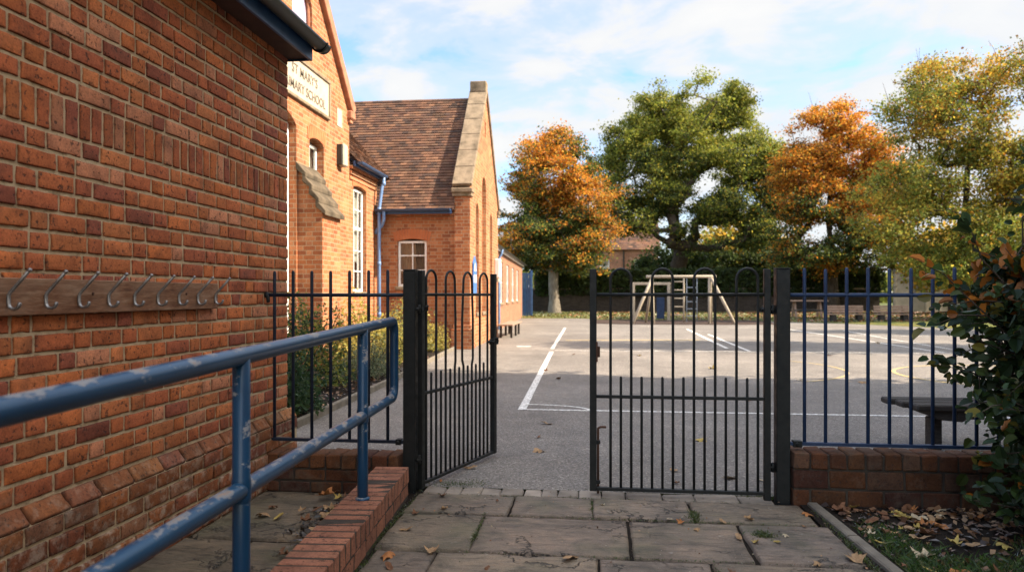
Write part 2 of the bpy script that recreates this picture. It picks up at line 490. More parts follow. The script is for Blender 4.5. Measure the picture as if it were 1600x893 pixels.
M['rope'] = simple('grey_blue_rope', [(.3, (.16, .19, .23)), (.7, (.26, .30, .35))], 20, .8, 0, .3, 80)
M['signblue'] = simple('blue_sign_enamel', [(.3, (.06, .16, .42)), (.7, (.09, .20, .50))], 3, .35, 0, 0)
M['leaf'] = foliage('tree_leaf', .48, .7, .18, .10)
M['hedge_leaf'] = foliage('glossy_hedge_leaf', .25, .38, .25, .22)
M['bark'] = simple('tree_bark', [(.3, (.035, .026, .018)), (.6, (.075, .058, .042)), (.8, (.12, .10, .075))], 5, .95, 0, .9, 18, .04, .1, 'geo', False, (3, 3, .6))
M['palebark'] = simple('pale_grey_bark', [(.3, (.12, .10, .075)), (.6, (.20, .175, .14)), (.8, (.27, .24, .20))], 4, .95, 0, .8, 18, .03, .1, 'geo', False, (3, 3, .8))
M['soil'] = mk_ground('dark_soil', [(.3, (.012, .009, .007)), (.6, (.026, .019, .014)), (.8, (.042, .031, .022))], 3, 70, .9, .03)
M['bark_chip'] = mk_ground('bark_chippings', [(.3, (.035, .024, .020)), (.7, (.085, .058, .048))], 2, 25, .9, .04)
M['grass_ground'] = mk_ground('autumn_grass', [(.3, (.060, .072, .018)), (.5, (.105, .115, .030)), (.66, (.16, .115, .035)), (.8, (.21, .10, .03))], .9, 14, .8, .05)
M['field'] = mk_ground('rough_field', [(.3, (.05, .07, .02)), (.7, (.11, .11, .04))], .2, 8, .6, .05)
M['grass'] = foliage('grass_blade', .3, .5)
M['dead'] = foliage('dead_leaf', .18, .5, .5)
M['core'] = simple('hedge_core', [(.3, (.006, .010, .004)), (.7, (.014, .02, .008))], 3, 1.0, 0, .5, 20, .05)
M['concrete'] = simple('pale_concrete', [(.3, (.20, .18, .14)), (.7, (.34, .31, .25))], 2.0, .9, 0, .4, 30)
M['edging'] = simple('path_edging_stone', [(.3, (.10, .085, .065)), (.7, (.20, .17, .13))], 6, .9, 0, .6, 50, .008, None, 'geo')
M['setts'] = simple('worn_setts', [(.3, (.17, .14, .11)), (.55, (.30, .25, .20)), (.8, (.36, .31, .25))], 6, .85, 0, .7, 60, .008, None, 'geo', True)
def mk_line(name, col):
    m = NT(name)
    p = m.geo()
    w = m.ramp(m.noise(p, 26, 5, .7), [(.40, 0.0), (.54, 1.0)])
    c = m.mix(w, (.25, .23, .20), m.mix(m.noise(p, 3, 3), col, tuple(a * .85 for a in col)))
    m.base(c, .8, 0, .3); m.bump(m.noise(p, 110, 3), .4, .004)
    return m.m
M['white_line'] = mk_line('worn_white_line', (.78, .76, .72))
M['yellow_line'] = mk_line('worn_yellow_line', (.50, .36, .12))

# ------------------------------------------------------------------ camera, sky, sun
cam_d = bpy.data.cameras.new('camera')
cam = bpy.data.objects.new('camera', cam_d); COL.objects.link(cam)
cam.location = (0, 0, 1.4)
cam.rotation_euler = (R(90), 0, math.atan(130 / 1150))
cam_d.sensor_width = 36; cam_d.lens = 36 * 1150 / 1600
cam_d.shift_y = 13.5 / 1600
cam_d.clip_start = .05; cam_d.clip_end = 3000
cam_d.dof.use_dof = True; cam_d.dof.focus_distance = 4.9; cam_d.dof.aperture_fstop = 2.5
scene.camera = cam

SUN_EL, SUN_AZ = 40.0, -4.0
S = Vector((math.cos(R(SUN_EL)) * math.cos(R(SUN_AZ)), math.cos(R(SUN_EL)) * math.sin(R(SUN_AZ)), math.sin(R(SUN_EL))))
sd = bpy.data.lights.new('sun', 'SUN'); sd.energy = 5.0; sd.angle = R(.55); sd.color = (1.0, .85, .66)
so = bpy.data.objects.new('sun', sd); COL.objects.link(so)
so.rotation_euler = S.to_track_quat('Z', 'Y').to_euler(); so.location = (20, 3, 15)

w = bpy.data.worlds.new('World'); scene.world = w; w.use_nodes = True
nt = w.node_tree
class WN(NT):
    def __init__(self): self.t = nt
W = WN()
bg = nt.nodes['Background']
sky = W.n('ShaderNodeTexSky', sky_type='NISHITA', sun_disc=False)
sky.sun_elevation = R(SUN_EL); sky.sun_rotation = R(90 - SUN_AZ)
sky.air_density = 1.0; sky.dust_density = 1.2; sky.ozone_density = 1.2
dirv = W.coord('Generated')
sp = W.n('ShaderNodeSeparateXYZ', {0: dirv})
zz = W.math('ADD', W.math('MAXIMUM', sp.outputs[2], 0.0), .22)
pv = W.n('ShaderNodeCombineXYZ', {0: W.math('DIVIDE', sp.outputs[0], zz), 1: W.math('DIVIDE', sp.outputs[1], zz), 2: 0.0})
pvm = W.n('ShaderNodeMapping', {'Vector': pv.outputs[0]}); pvm.inputs['Location'].default_value = (3.1, 1.7, 0); pvm.inputs['Rotation'].default_value = (0, 0, .5); pvm.inputs['Scale'].default_value = (1.0, 1.2, 1)
n1 = W.noise(pvm.outputs[0], 2.7, 9, .55, .35)
n2 = W.noise(pvm.outputs[0], .7, 3, .5)
cl = W.math('ADD', W.math('MULTIPLY', n1, .75), W.math('MULTIPLY', n2, .42))
hz = W.ramp(sp.outputs[2], [(0.0, .10), (.18, .05), (.5, 0.0)])
cl = W.math('ADD', cl, hz)
east = W.math('MULTIPLY', sp.outputs[0], .10)
cl = W.math('ADD', cl, east)
cm = W.ramp(cl, [(.525, 0.0), (.60, .5), (.69, .97)], 'EASE')
CLOUD = 2.9
cloudc = W.ramp(n1, [(.35, (CLOUD * .88, CLOUD * .91, CLOUD * .95)), (.7, (CLOUD * 1.03, CLOUD * 1.02, CLOUD * 1.0))])
skyc = W.mix(1.0, sky.outputs[0], (.74, .91, 1.08), 'MULTIPLY')
skyc = W.mix(.12, skyc, (CLOUD * .8, CLOUD * .85, CLOUD * .9))
fin = W.mix(cm, skyc, cloudc)
# sky boosted outside the camera's view, added as fill for the shaded foreground
side = W.math('SUBTRACT', sp.outputs[1], W.math('MULTIPLY', sp.outputs[2], .5))
gain = W.ramp(side, [(0.0, 1.0), (.22, .95), (.62, 0.0)], 'EASE')
fin = W.mix(gain, fin, W.mix(1.0, fin, (2.8, 2.5, 2.1), 'MULTIPLY'))
W.set(bg.inputs['Color'], fin); bg.inputs['Strength'].default_value = .12

scene.view_settings.view_transform = 'Standard'
scene.view_settings.look = 'None'
scene.view_settings.gamma = 1.0
scene.view_settings.exposure = 1.48

# ------------------------------------------------------------------ the setting: ground
def sheet(name, poly, z, mat, kind='structure', sub=None):
    mb = MB()
    vs = [(p[0], p[1], p[2] if len(p) > 2 else z) for p in poly]
    mb.add(vs, [tuple(range(len(vs)))])
    o = mb.build(name, mat); tag(o, kind=kind)
    return o

sheet('ground', [(-400, -400), (500, -400), (500, 700), (-400, 700)], -.03, M['field'])
sheet('playground', [(-60, 5.28), (80, 5.28), (80, 46), (-60, 46)], 0.0, M['tarmac'])
# verge: gently rising bank
mb = MB()
edge = [(-60, 44.0), (-6, 43.6), (-.6, 43.4), (.4, 41.4), (8.2, 41.2), (9.6, 39.2), (12, 37.0), (14, 33.5), (16, 29.5), (19, 26.5), (30, 25), (80, 25)]
vs = []; fs = []
for i, (x, y) in enumerate(edge):
    for k, (f, z) in enumerate(((0, .006), (.05, .05), (.5, .17), (1, .32))):
        yy = y + (60 - y) * f
        vs.append((x, yy, z))
    if i:
        for k in range(3):
            a = (i - 1) * 4 + k; fs.append((a, a + 4, a + 5, a + 1))
mb.add(vs, fs)
tag(mb.build('grass_verge', M['grass_ground']), kind='structure')
mb = MB(); mb.box(-80, 120, 60, 130, -.2, .32)
tag(mb.build('field', M['field']), kind='structure')
sheet('play_area_surface', [(-.2, 41.5), (0, 35.6), (2, 35.0), (6, 34.9), (8.4, 35.5), (8.9, 39.0), (8.5, 41.4)], .012, M['bark_chip'])
sheet('garden_bed', [(-5.7, 5.7), (-3.06, 5.7), (-3.17, 7.4), (-3.26, 11.1), (-3.52, 16.5), (-3.6, 18.7), (-5.7, 18.7)], .03, M['soil'])
sheet('soil_bed', [(1.46, -2), (9, -2), (9, 5.14), (1.36, 5.14)], -.004, M['soil'])
sheet('joint_bed', [(-2.5, -2), (1.5, -2), (1.4, 5.28), (-2.5, 5.28)], -.022, M['soil'])

# painted lines
def line_mesh(name, pts, wd, mat, z=.005, label=None):
    mb = MB(); vs = []; fs = []
    pts = [Vector((p[0], p[1], 0)) for p in pts]
    for i, p in enumerate(pts):
        t = (pts[min(i + 1, len(pts) - 1)] - pts[max(i - 1, 0)]).normalized()
        n = Vector((-t.y, t.x, 0)) * wd / 2
        vs += [(p + n).to_tuple()[:2] + (z,), (p - n).to_tuple()[:2] + (z,)]
        if i: fs.append((2 * i - 2, 2 * i - 1, 2 * i + 1, 2 * i))
    mb.add(vs, fs)
    o = mb.build(name, mat); tag(o, kind='structure'); return o
def arc(cx, cy, rx, ry, a0, a1, n=24):
    return [(cx + rx * math.cos(R(a0 + (a1 - a0) * i / n)), cy + ry * math.sin(R(a0 + (a1 - a0) * i / n))) for i in range(n + 1)]
line_mesh('court_marking', [(-.884, 8.90), (-1.063, 18.0)], .10, M['white_line'], .006)
line_mesh('court_marking', [(-1.10, 18.95), (-1.26, 31.0)], .10, M['white_line'], .006)
line_mesh('court_marking', [(-.83, 8.93), (14, 8.95)], .075, M['white_line'], .005)
line_mesh('court_marking', arc(-.86, 8.93, .80, .42, 4, 90), .05, M['white_line'], .0045)
line_mesh('court_marking', [(-1.0, 18.5), (12, 18.6)], .07, M['white_line'], .005)
line_mesh('court_marking', [(-2.1, 19.8), (-1.72, 19.8)], .26, M['white_line'], .005)
line_mesh('court_marking', [(3.70, 30.5), (3.40, 19.6)], .10, M['white_line'], .006)
line_mesh('court_marking', [(3.95, 26.5), (3.78, 18.72)], .09, M['white_line'], .007)
line_mesh('court_marking', [(7.7, 31.5), (8.35, 18.75)], .10, M['white_line'], .006)
line_mesh('court_marking', [(9.6, 30.0), (9.2, 24.5), (9.0, 18.75)], .08, M['white_line'], .007)
line_mesh('court_marking', [(8.6, 26.2), (16, 26.0)], .08, M['white_line'], .008)
line_mesh('court_marking', [(-.9, 22.6), (3.2, 23.2)], .22, M['yellow_line'], .005)
line_mesh('court_circle', arc(7.35, 13.45, 2.06, 2.06, 0, 360, 60), .07, M['yellow_line'], .005)
line_mesh('court_circle', arc(2.0, 14.5, 2.6, 2.6, -60, 40, 30), .05, M['yellow_line'], .0045)

# ------------------------------------------------------------------ near brick building
BCOL = [(.41, .125, .046), (.43, .14, .050), (.37, .110, .045), (.45, .160, .060), (.34, .100, .046), (.45, .19, .10), (.28, .085, .048), (.45, .140, .045), (.43, .145, .052), (.39, .12, .048)]
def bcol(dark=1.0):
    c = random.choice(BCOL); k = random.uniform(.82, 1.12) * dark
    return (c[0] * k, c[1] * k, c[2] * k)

def brick_face(mb, O, U, V, N, L, H, col, nx=6, ny=3, soft=.009, thick=.016):
    """one brick's weathered front face, rounded at its arrises, standing on mortar"""
    O = Vector(O); U = Vector(U); V = Vector(V); N = Vector(N)
    us = [0, soft / L * .35, soft / L] + [soft / L + (1 - 2 * soft / L) * i / (nx) for i in range(1, nx)] + [1 - soft / L, 1 - soft / L * .35, 1]
    vs_ = [0, soft / H * .35, soft / H] + [soft / H + (1 - 2 * soft / H) * i / (ny) for i in range(1, ny)] + [1 - soft / H, 1 - soft / H * .35, 1]
    tilt = (random.uniform(-.002, .002), random.uniform(-.0015, .0015)); lift = random.uniform(-.0015, .003)
    pts = []
    a, b = len(us), len(vs_)
    seed = random.uniform(0, 100)
    for j, v in enumerate(vs_):
        for i, u in enumerate(us):
            du = min(i, a - 1 - i); dv = min(j, b - 1 - j); d = min(du, dv)
            p = O + U * (L * u) + V * (H * v)
            nz = noise.noise(p * 22 + Vector((seed, 0, 0)))
            if d == 0: h = -thick
            elif d == 1: h = -.0022 + .0018 * nz
            else: h = .0012 * nz
            p = p + N * (h + lift + tilt[0] * (u - .5) * 2 + tilt[1] * (v - .5) * 2)
            if d <= 1:
                w1 = noise.noise(p * 31 + Vector((0, seed, 0))) * .0042; w2 = noise.noise(p * 31 + Vector((0, 0, seed))) * .0035
                if du <= 1: p += U * w1
                if dv <= 1: p += V * w2
                chip = noise.noise(p * 14 + Vector((seed, seed, 0)))
                if chip > .42:
                    if d == 1: p -= N * min(.008, (chip - .42) * .05)
            pts.append(p)
    fs = [(j * a + i, j * a + i + 1, (j + 1) * a + i + 1, (j + 1) * a + i) for j in range(b - 1) for i in range(a - 1)]
    mb.add(pts, fs, col)
    # grimy arrises with joint shadow painted in, darker along the lower edge
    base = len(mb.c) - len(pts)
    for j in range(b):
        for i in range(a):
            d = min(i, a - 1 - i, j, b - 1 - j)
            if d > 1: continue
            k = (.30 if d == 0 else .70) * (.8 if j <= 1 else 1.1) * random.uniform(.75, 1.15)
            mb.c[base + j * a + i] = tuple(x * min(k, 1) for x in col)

WX = -2.42
near = thing('brick_building', 'weathered red brick building side with long coat rack and black gutter', 'building', (WX, 4, 0))
mb = MB(); mo = MB()
JT = .012
Y0, Y1 = 1.7, 5.598
course = .09
zr = .45
# main wall courses
r = 0
z = .51
while z < 3.32:
    soldier = abs(z - 2.13) < .001 + .044 and True
    if 2.12 < z < 2.2 and not hasattr(mb, 'sold'):
        mb.sold = True
        y = Y1
        while y > Y0:
            wd = .086 + random.uniform(-.006, .006)
            dk = random.uniform(.7, 1.05)
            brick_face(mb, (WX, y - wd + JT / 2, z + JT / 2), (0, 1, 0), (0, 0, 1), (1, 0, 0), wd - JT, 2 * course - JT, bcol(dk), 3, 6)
            y -= wd
        z += 2 * course; r += 2
        continue
    y = Y1 - (.18 if r % 2 else 0.0)
    if r % 2:
        wd = .18
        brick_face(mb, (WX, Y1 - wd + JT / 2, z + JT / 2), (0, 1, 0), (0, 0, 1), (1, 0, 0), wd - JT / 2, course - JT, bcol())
    k = 0
    while y > Y0:
        wd = (.24 if k % 2 == 0 else .12) + random.uniform(-.009, .009)
        if random.random() < .04: wd = random.choice((.18, .15, .21))
        dk = 1.0
        if z < .75: dk = random.uniform(.75, 1.0)
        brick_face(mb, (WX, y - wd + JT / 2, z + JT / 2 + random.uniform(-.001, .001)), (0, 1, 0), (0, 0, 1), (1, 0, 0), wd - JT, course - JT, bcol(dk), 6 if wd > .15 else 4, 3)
        y -= wd; k += 1
    z += course; r += 1
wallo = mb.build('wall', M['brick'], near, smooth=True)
mo.box(WX - .3, WX - .007, -6, Y1 - .006, -.05, 3.4)
mo.build('mortar_backing', M['mortar'], wallo)
# plinth
mb = MB(); mo = MB(); PX = WX + .062
y = Y1 + .05; k = 0
while y > Y0:
    wd = random.uniform(.21, .27)
    a = Vector((PX - WX, 0, -.085)); Hc = a.length
    V = Vector((WX - PX + .004, 0, .082)); Hc = V.length; V.normalize()
    N = Vector((0, 1, 0)).cross(V).normalized()
    if N.x < 0: N = -N
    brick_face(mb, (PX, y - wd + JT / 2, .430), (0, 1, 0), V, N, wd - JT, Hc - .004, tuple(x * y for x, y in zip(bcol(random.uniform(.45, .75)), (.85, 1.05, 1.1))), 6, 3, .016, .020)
    y -= wd
for r in range(5):
    z = .43 - (r + 1) * course
    y = Y1 + .05 - (.12 if r % 2 else 0)
    while y > Y0:
        wd = .24 + random.uniform(-.015, .015)
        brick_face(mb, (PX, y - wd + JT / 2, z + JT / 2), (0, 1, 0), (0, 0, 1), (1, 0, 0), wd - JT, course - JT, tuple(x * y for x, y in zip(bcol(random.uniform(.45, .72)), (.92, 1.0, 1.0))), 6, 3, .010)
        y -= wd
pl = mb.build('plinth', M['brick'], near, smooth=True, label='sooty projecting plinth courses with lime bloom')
mo.box(WX - .02, PX - .009, -6, Y1 + .045, -.05, .425)
mo.add([(PX - .009, -6, .42), (PX - .009, Y1 + .04, .42), (WX - .02, Y1 + .04, .50), (WX - .02, -6, .50)], [(0, 1, 2, 3)])
mo.build('mortar_backing', M['mortar'], pl)
# eaves
mb = MB(); mb.box(WX + .0, -2.245, -6, 5.60, 3.262, 3.285); mb.build('soffit', M['soffit'], near)
mb = MB(); mb.box(-2.245, -2.222, -6, 5.61, 3.245, 3.42, .003); mb.box(WX - .05, -2.246, 5.601, 5.612, 3.247, 3.42); mb.build('fascia', M['blue'], near)
mb = MB(); gx, gz = -2.155, 3.375
vs = []; fs = []; ng = 14
yy = [-6, 5.66]
for yv in yy:
    for k in range(ng + 1):
        a = PI + PI * k / ng
        vs.append((gx + .060 * math.cos(a), yv, gz + .060 * math.sin(a)))
    for k in range(ng + 1):
        a = 2 * PI - PI * k / ng
        vs.append((gx + .055 * math.cos(a), yv, gz + .055 * math.sin(a)))
m2 = 2 * (ng + 1)
for k in range(m2): fs.append((k, (k + 1) % m2, m2 + (k + 1) % m2, m2 + k))
mb.add(vs, fs)
cap = [(gx + .062 * math.cos(PI + PI * k / ng), 5.662, gz + .062 * math.sin(PI + PI * k / ng)) for k in range(ng + 1)]
mb.add(cap + [(p[0], 5.672, p[2]) for p in cap], [tuple(range(ng + 1)), tuple(range(2 * ng + 1, ng, -1))] + [(k, k + 1, ng + 2 + k, ng + 1 + k) for k in range(ng)])
gut = mb.build('gutter', M['gutter'], near, smooth=True)
for yj in (5.585, 3.9):
    mb = MB()
    pts = [(gx + .066 * math.cos(PI + PI * k / 12), yj, gz + .066 * math.sin(PI + PI * k / 12)) for k in range(13)]
    mb.tube(pts, .008, 6)
    mb.build('gutter_joint', M['gutter'], gut, smooth=True)
mb = MB()
mb.add([(-2.20, -6, 3.44), (-2.20, 5.63, 3.44), (-6.2, 5.63, 6.1), (-6.2, -6, 6.1), (-2.20, -6, 3.40), (-2.20, 5.63, 3.40), (-6.2, 5.63, 6.06), (-6.2, -6, 6.06)],
       [(0, 1, 2, 3), (4, 7, 6, 5), (0, 4, 5, 1), (1, 5, 6, 2)], (.20, .085, .055))
mb.build('roof', M['tile'], near)
mb = MB(); mb.box(-10, WX - .02, 5.40, 5.594, -.05, 3.4)
mb.add([(-10.1, 5.594, 3.4), (WX - .02, 5.594, 3.4), (-6.2, 5.594, 5.95)], [(0, 1, 2)])
mb.build('end_wall', M['school'], near, uv=True)

# coat rack
rack = thing('coat_rack', 'weathered wooden coat rack board with steel hooks on the brick wall', 'coat rack', (WX, 3.5, 1.39))
mb = MB(); mb.box(WX + .004, WX + .034, 2.1, 4.448, 1.312, 1.470, .004); mb.build('board', M['board'], rack)
mb = MB()
for yb in (2.5, 3.27, 4.08):
    mb = MB(); mb.tube([(WX + .03, yb, 1.405), (WX + .037, yb, 1.405)], .008, 8)
    mb.build('screw', M['rust'], rack)
hk = None
for yh in [2.342, 2.548, 2.754, 2.960, 3.168, 3.377, 3.582, 3.787, 3.993, 4.196, 4.402]:
    if hk is None:
        mb = MB(); bx = WX + .041
        pts = [(bx + .090, yh + .004, 1.500), (bx + .045, yh + .002, 1.450), (bx + .006, yh, 1.408), (bx, yh, 1.396), (bx, yh, 1.368)]
        pts += [(bx + .024 - .024 * math.cos(a), yh, 1.362 - .022 * math.sin(a)) for a in (R(30), R(65), R(100), R(140), R(165))]
        pts.append((bx + .050, yh, 1.366))
        mb.tube(pts, .0072, 10)
        mb.tube([(bx + .086, yh + .004, 1.4955), (bx + .0935, yh + .004, 1.504)], .0085, 10)
        hk = mb.build('coat_hook', M['steel'], rack, smooth=True); hk0 = yh
    else:
        c = hk.copy(); COL.objects.link(c); c.location = (0, yh - hk0, 0); c.rotation_euler = (0, 0, 0)

# ------------------------------------------------------------------ paving
SC = [(.175, .135, .104), (.190, .148, .113), (.155, .123, .096), (.178, .140, .102), (.160, .126, .100)]
def slab(mb, c00, c10, c11, c01, z=0.0, thick=.04, col=None, n=14, amp=.0055):
    """riven slab with softened, uneven edges"""
    P = [Vector((*c, 0)) for c in (c00, c10, c11, c01)]
    col = col or random.choice(SC)
    k = random.uniform(.85, 1.12); col = tuple(a * k for a in col)
    ctr = sum(P, Vector()) / 4
    P = [p + (ctr - p).normalized() * random.uniform(.003, .009) for p in P]
    sd_ = random.uniform(0, 50); dz = random.uniform(-.004, .003)
    t = [0, .008, .03] + [.03 + .94 * i / n for i in range(1, n)] + [.97, .992, 1]
    vs = []; a = len(t)
    for j, v in enumerate(t):
        for i, u in enumerate(t):
            p = (P[0] * (1 - u) + P[1] * u) * (1 - v) + (P[3] * (1 - u) + P[2] * u) * v
            d = min(i, j, a - 1 - i, a - 1 - j)
            h = noise.fractal(Vector((p.x * 3.5 + sd_, p.y * 7, sd_)), 1, 2, 4) * amp + dz
            if d == 0: h -= .035; p = p + Vector((noise.noise(p * 9 + Vector((sd_, 0, 0))), noise.noise(p * 9 + Vector((0, sd_, 0))), 0)) * .008
            elif d == 1: h -= .006; p = p + Vector((noise.noise(p * 9 + Vector((sd_, 0, 0))), noise.noise(p * 9 + Vector((0, sd_, 0))), 0)) * .006
            vs.append((p.x, p.y, z + h))
    fs = [(j * a + i, j * a + i + 1, (j + 1) * a + i + 1, (j + 1) * a + i) for j in range(a - 1) for i in range(a - 1)]
    mb.add(vs, fs, col)

mb = MB()
rows = [  # y far, y near, boundaries at mid row
    (5.10, 4.66, [-1.25, -.55, -.02, .62, 1.36]),
    (4.63, 3.98, [-1.23, -.70, .20, .86, 1.40]),
    (3.95, 3.36, [-1.20, -.86, .02, .60, 1.46]),
    (3.33, 2.70, [-1.18, -.5, .35, 1.0, 1.50]),
    (2.67, 2.05, [-1.16, -.75, .0, .8, 1.52]),
    (2.02, 1.40, [-1.14, -.4, .4, 1.54]), (1.37, .7, [-1.12, -.6, .2, .9, 1.56]), (.67, 0, [-1.1, -.3, .5, 1.58]), (-.03, -.7, [-1.1, -.6, .2, 1.6])]
for (yf, yn, xs) in rows:
    for i in range(len(xs) - 1):
        sk = random.uniform(-.02, .02)
        slab(mb, (xs[i], yn), (xs[i + 1] + (sk if i < len(xs) - 2 else 0), yn), (xs[i + 1], yf), (xs[i], yf))
# ramp side paving by the wall
for (yf, yn, xs) in [(5.06, 4.05, [-2.36, -1.53]), (4.02, 3.30, [-2.36, -1.95, -1.48]), (3.27, 2.3, [-2.36, -1.46]), (2.27, 1.3, [-2.36, -1.8, -1.42]), (1.27, .2, [-2.36, -1.38])]:
    for i in range(len(xs) - 1):
        slab(mb, (xs[i], yn), (xs[i + 1], yn), (xs[i + 1] , yf), (xs[i], yf), col=(.125, .10, .07))
tag(mb.build('path', M['slab'], smooth=True), kind='structure')
mb = MB()
x = -1.22
while x < 1.2:
    wd = random.uniform(.11, .17) if x < .1 else random.uniform(.16, .3)
    k = random.uniform(.6, .95)
    mb.frame_box((x + .003, 5.110 + random.uniform(-.003, .003), -.05), (1, 0, 0), (0, 1, 0), (0, 0, 1), wd - .006, .170, .050 + random.uniform(-.004, .003), .008, (k, k, k), .004)
    x += wd
tag(mb.build('sett_strip', M['setts'], smooth=False), kind='structure')
mb = MB()
ys = [5.10, 4.42, 3.75, 3.05, 2.2, 1.3, .3, -.8]
for i in range(len(ys) - 1):
    f = lambda y: 1.40 + (5.1 - y) * .055
    ya, yb = ys[i] - .008, ys[i + 1] + .008
    vs = []
    for (yy_, zz_) in ((ya, 0), (yb, 0)):
        x0 = f(yy_)
        vs += [(x0, yy_, -.05), (x0 + .004, yy_, .012), (x0 + .012, yy_, .02), (x0 + .062, yy_, .02), (x0 + .07, yy_, .012), (x0 + .074, yy_, -.05)]
    mb.add(vs, [(k, k + 1, 7 + k, 6 + k) for k in range(5)] + [(0, 5, 4, 3, 2, 1), (6, 7, 8, 9, 10, 11)])
tag(mb.build('path_edging', M['edging']), kind='structure')
mb = MB()
pts = [(-3.02, 5.7), (-3.13, 7.4), (-3.216, 11.1), (-3.48, 16.5), (-3.56, 18.6)]
for a, b in zip(pts, pts[1:]):
    mb.beam((a[0], a[1] + .005, .03), (b[0], b[1] - .005, .03), .06, .11, bev=.01)
tag(mb.build('bed_kerb', M['edging']), kind='structure')

# ------------------------------------------------------------------ dwarf walls
def dwarf_wall(name, label, x0, x1, yc, depth, ztop, cop_h, courses, dark=.75, loc=None):
    t = thing(name, label, 'wall', (x0, yc, 0))
    cb = MB(); x = x0
    while x < x1 - .03:
        wd = .118 + random.uniform(-.006, .006)
        wd = min(wd, x1 - x)
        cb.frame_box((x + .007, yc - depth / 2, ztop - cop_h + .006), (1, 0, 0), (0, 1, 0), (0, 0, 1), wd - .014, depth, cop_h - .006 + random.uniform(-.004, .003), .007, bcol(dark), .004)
        x += wd
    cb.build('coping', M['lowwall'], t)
    wb = MB(); H = (ztop - cop_h + .03) / courses
    for r in range(courses):
        z = ztop - cop_h - (r + 1) * H
        x = x0 - (.12 if r % 2 else 0)
        while x < x1:
            wd = .24 + random.uniform(-.008, .008)
            a = max(x, x0); b = min(x + wd, x1)
            if b - a > .03:
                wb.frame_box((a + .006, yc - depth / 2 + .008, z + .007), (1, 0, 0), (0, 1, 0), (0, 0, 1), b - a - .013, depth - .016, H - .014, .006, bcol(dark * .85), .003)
            x += wd
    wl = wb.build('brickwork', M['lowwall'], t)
    m_ = MB(); m_.box(x0 + .012, x1 - .012, yc - depth / 2 + .016, yc + depth / 2 - .016, -.05, ztop - .016); m_.build('mortar_backing', M['joint'], wl)
    return t
dwarf_wall('dwarf_wall', 'dark low brick wall with upright brick coping beside the leafy hedge', 1.315, 5.6, 5.22, .235, .345, .112, 2, .25)  # dark factor on both low walls carries shade in the brick colours
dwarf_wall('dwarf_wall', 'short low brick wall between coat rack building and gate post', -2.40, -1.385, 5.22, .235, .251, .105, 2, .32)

# kerb wall under the handrail
KD = Vector((-.062, 1, 0)).normalized(); KN = Vector((1, .062, 0)).normalized()
K0 = Vector((-1.098, 0, 0))      # centre line at Y=0
def K(s, t, z): return K0 + KD * s + KN * t + Vector((0, 0, z))
kw = thing('kerb_wall', 'low red brick kerb wall carrying the blue handrail', 'wall', K(2.5, 0, 0))
cb = MB(); s = 5.04
while s > .2:
    wd = .094 + random.uniform(-.004, .004)
    cb.frame_box(K(s - wd + .004, -.118, .098), KD, KN, Vector((0, 0, 1)), wd - .019, .236, .101 + random.uniform(-.0015, .0015), .004, tuple(a * q for a, q in zip((.36, .125, .062), [random.uniform(.8, 1.08)] * 3)), .0025)
    s -= wd
cb.build('coping', M['kerb'], kw)
wb = MB(); s = 5.04
while s > .2:
    wd = .24 + random.uniform(-.01, .01)
    wb.frame_box(K(s - wd + .004, -.112, .002), KD, KN, Vector((0, 0, 1)), wd - .016, .224, .084, .006, tuple(a * q for a, q in zip((.34, .12, .06), [random.uniform(.8, 1.05)] * 3)), .003)
    s -= wd
bw = wb.build('brickwork', M['kerb'], kw)
mb = MB(); mb.frame_box(K(.2, -.109, -.05), KD, KN, Vector((0, 0, 1)), 4.83, .218, .145); mb.frame_box(K(.2, -.1155, .0955), KD, KN, Vector((0, 0, 1)), 4.832, .231, .1015); mb.build('mortar_backing', M['joint'], bw)

# handrail
hr = thing('handrail', 'chipped blue tubular handrail on the brick kerb wall', 'handrail', K(4.21, 0, .2))
def zt(s): return 1.165 + (s - 1.35) * .0135
def zm(s): return .715 - (s - 1.7) * .011
mb = MB(); RR = .0315
se = 5.085; rc = .085
pts = [K(-.6, 0, zt(-.6))] + [K(s, 0, zt(s)) for s in np.linspace(-.2, se - rc, 12)]
zT, zM = zt(se), zm(se)
for a in (20, 40, 60, 80, 90): pts.append(K(se - rc + rc * math.sin(R(a)), 0, zT - rc + rc * math.cos(R(a))))
for a in (0, 10, 30, 50, 70, 90): pts.append(K(se - rc + rc * math.cos(R(a)), 0, zM + rc - rc * math.sin(R(a))))
pts += [K(s, 0, zm(s)) for s in np.linspace(se - rc - .05, -.2, 12)] + [K(-.6, 0, zm(-.6))]
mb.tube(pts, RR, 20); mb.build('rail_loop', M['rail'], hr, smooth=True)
for s in (4.21, 2.502, .79):
    mb = MB(); mb.tube([K(s, 0, .192), K(s, 0, .4), K(s, 0, zt(s) - .01)], .031, 18)
    mb.tube([K(s, 0, zm(s) - .045), K(s, 0, zm(s) - .03), K(s, 0, zm(s) + .03), K(s, 0, zm(s) + .045)], [.031, .0345, .0345, .031], 18, cap=False)
    mb.tube([K(s, 0, .196), K(s, 0, .206)], .042, 18)
    mb.build('post', M['rail'], hr, smooth=True)

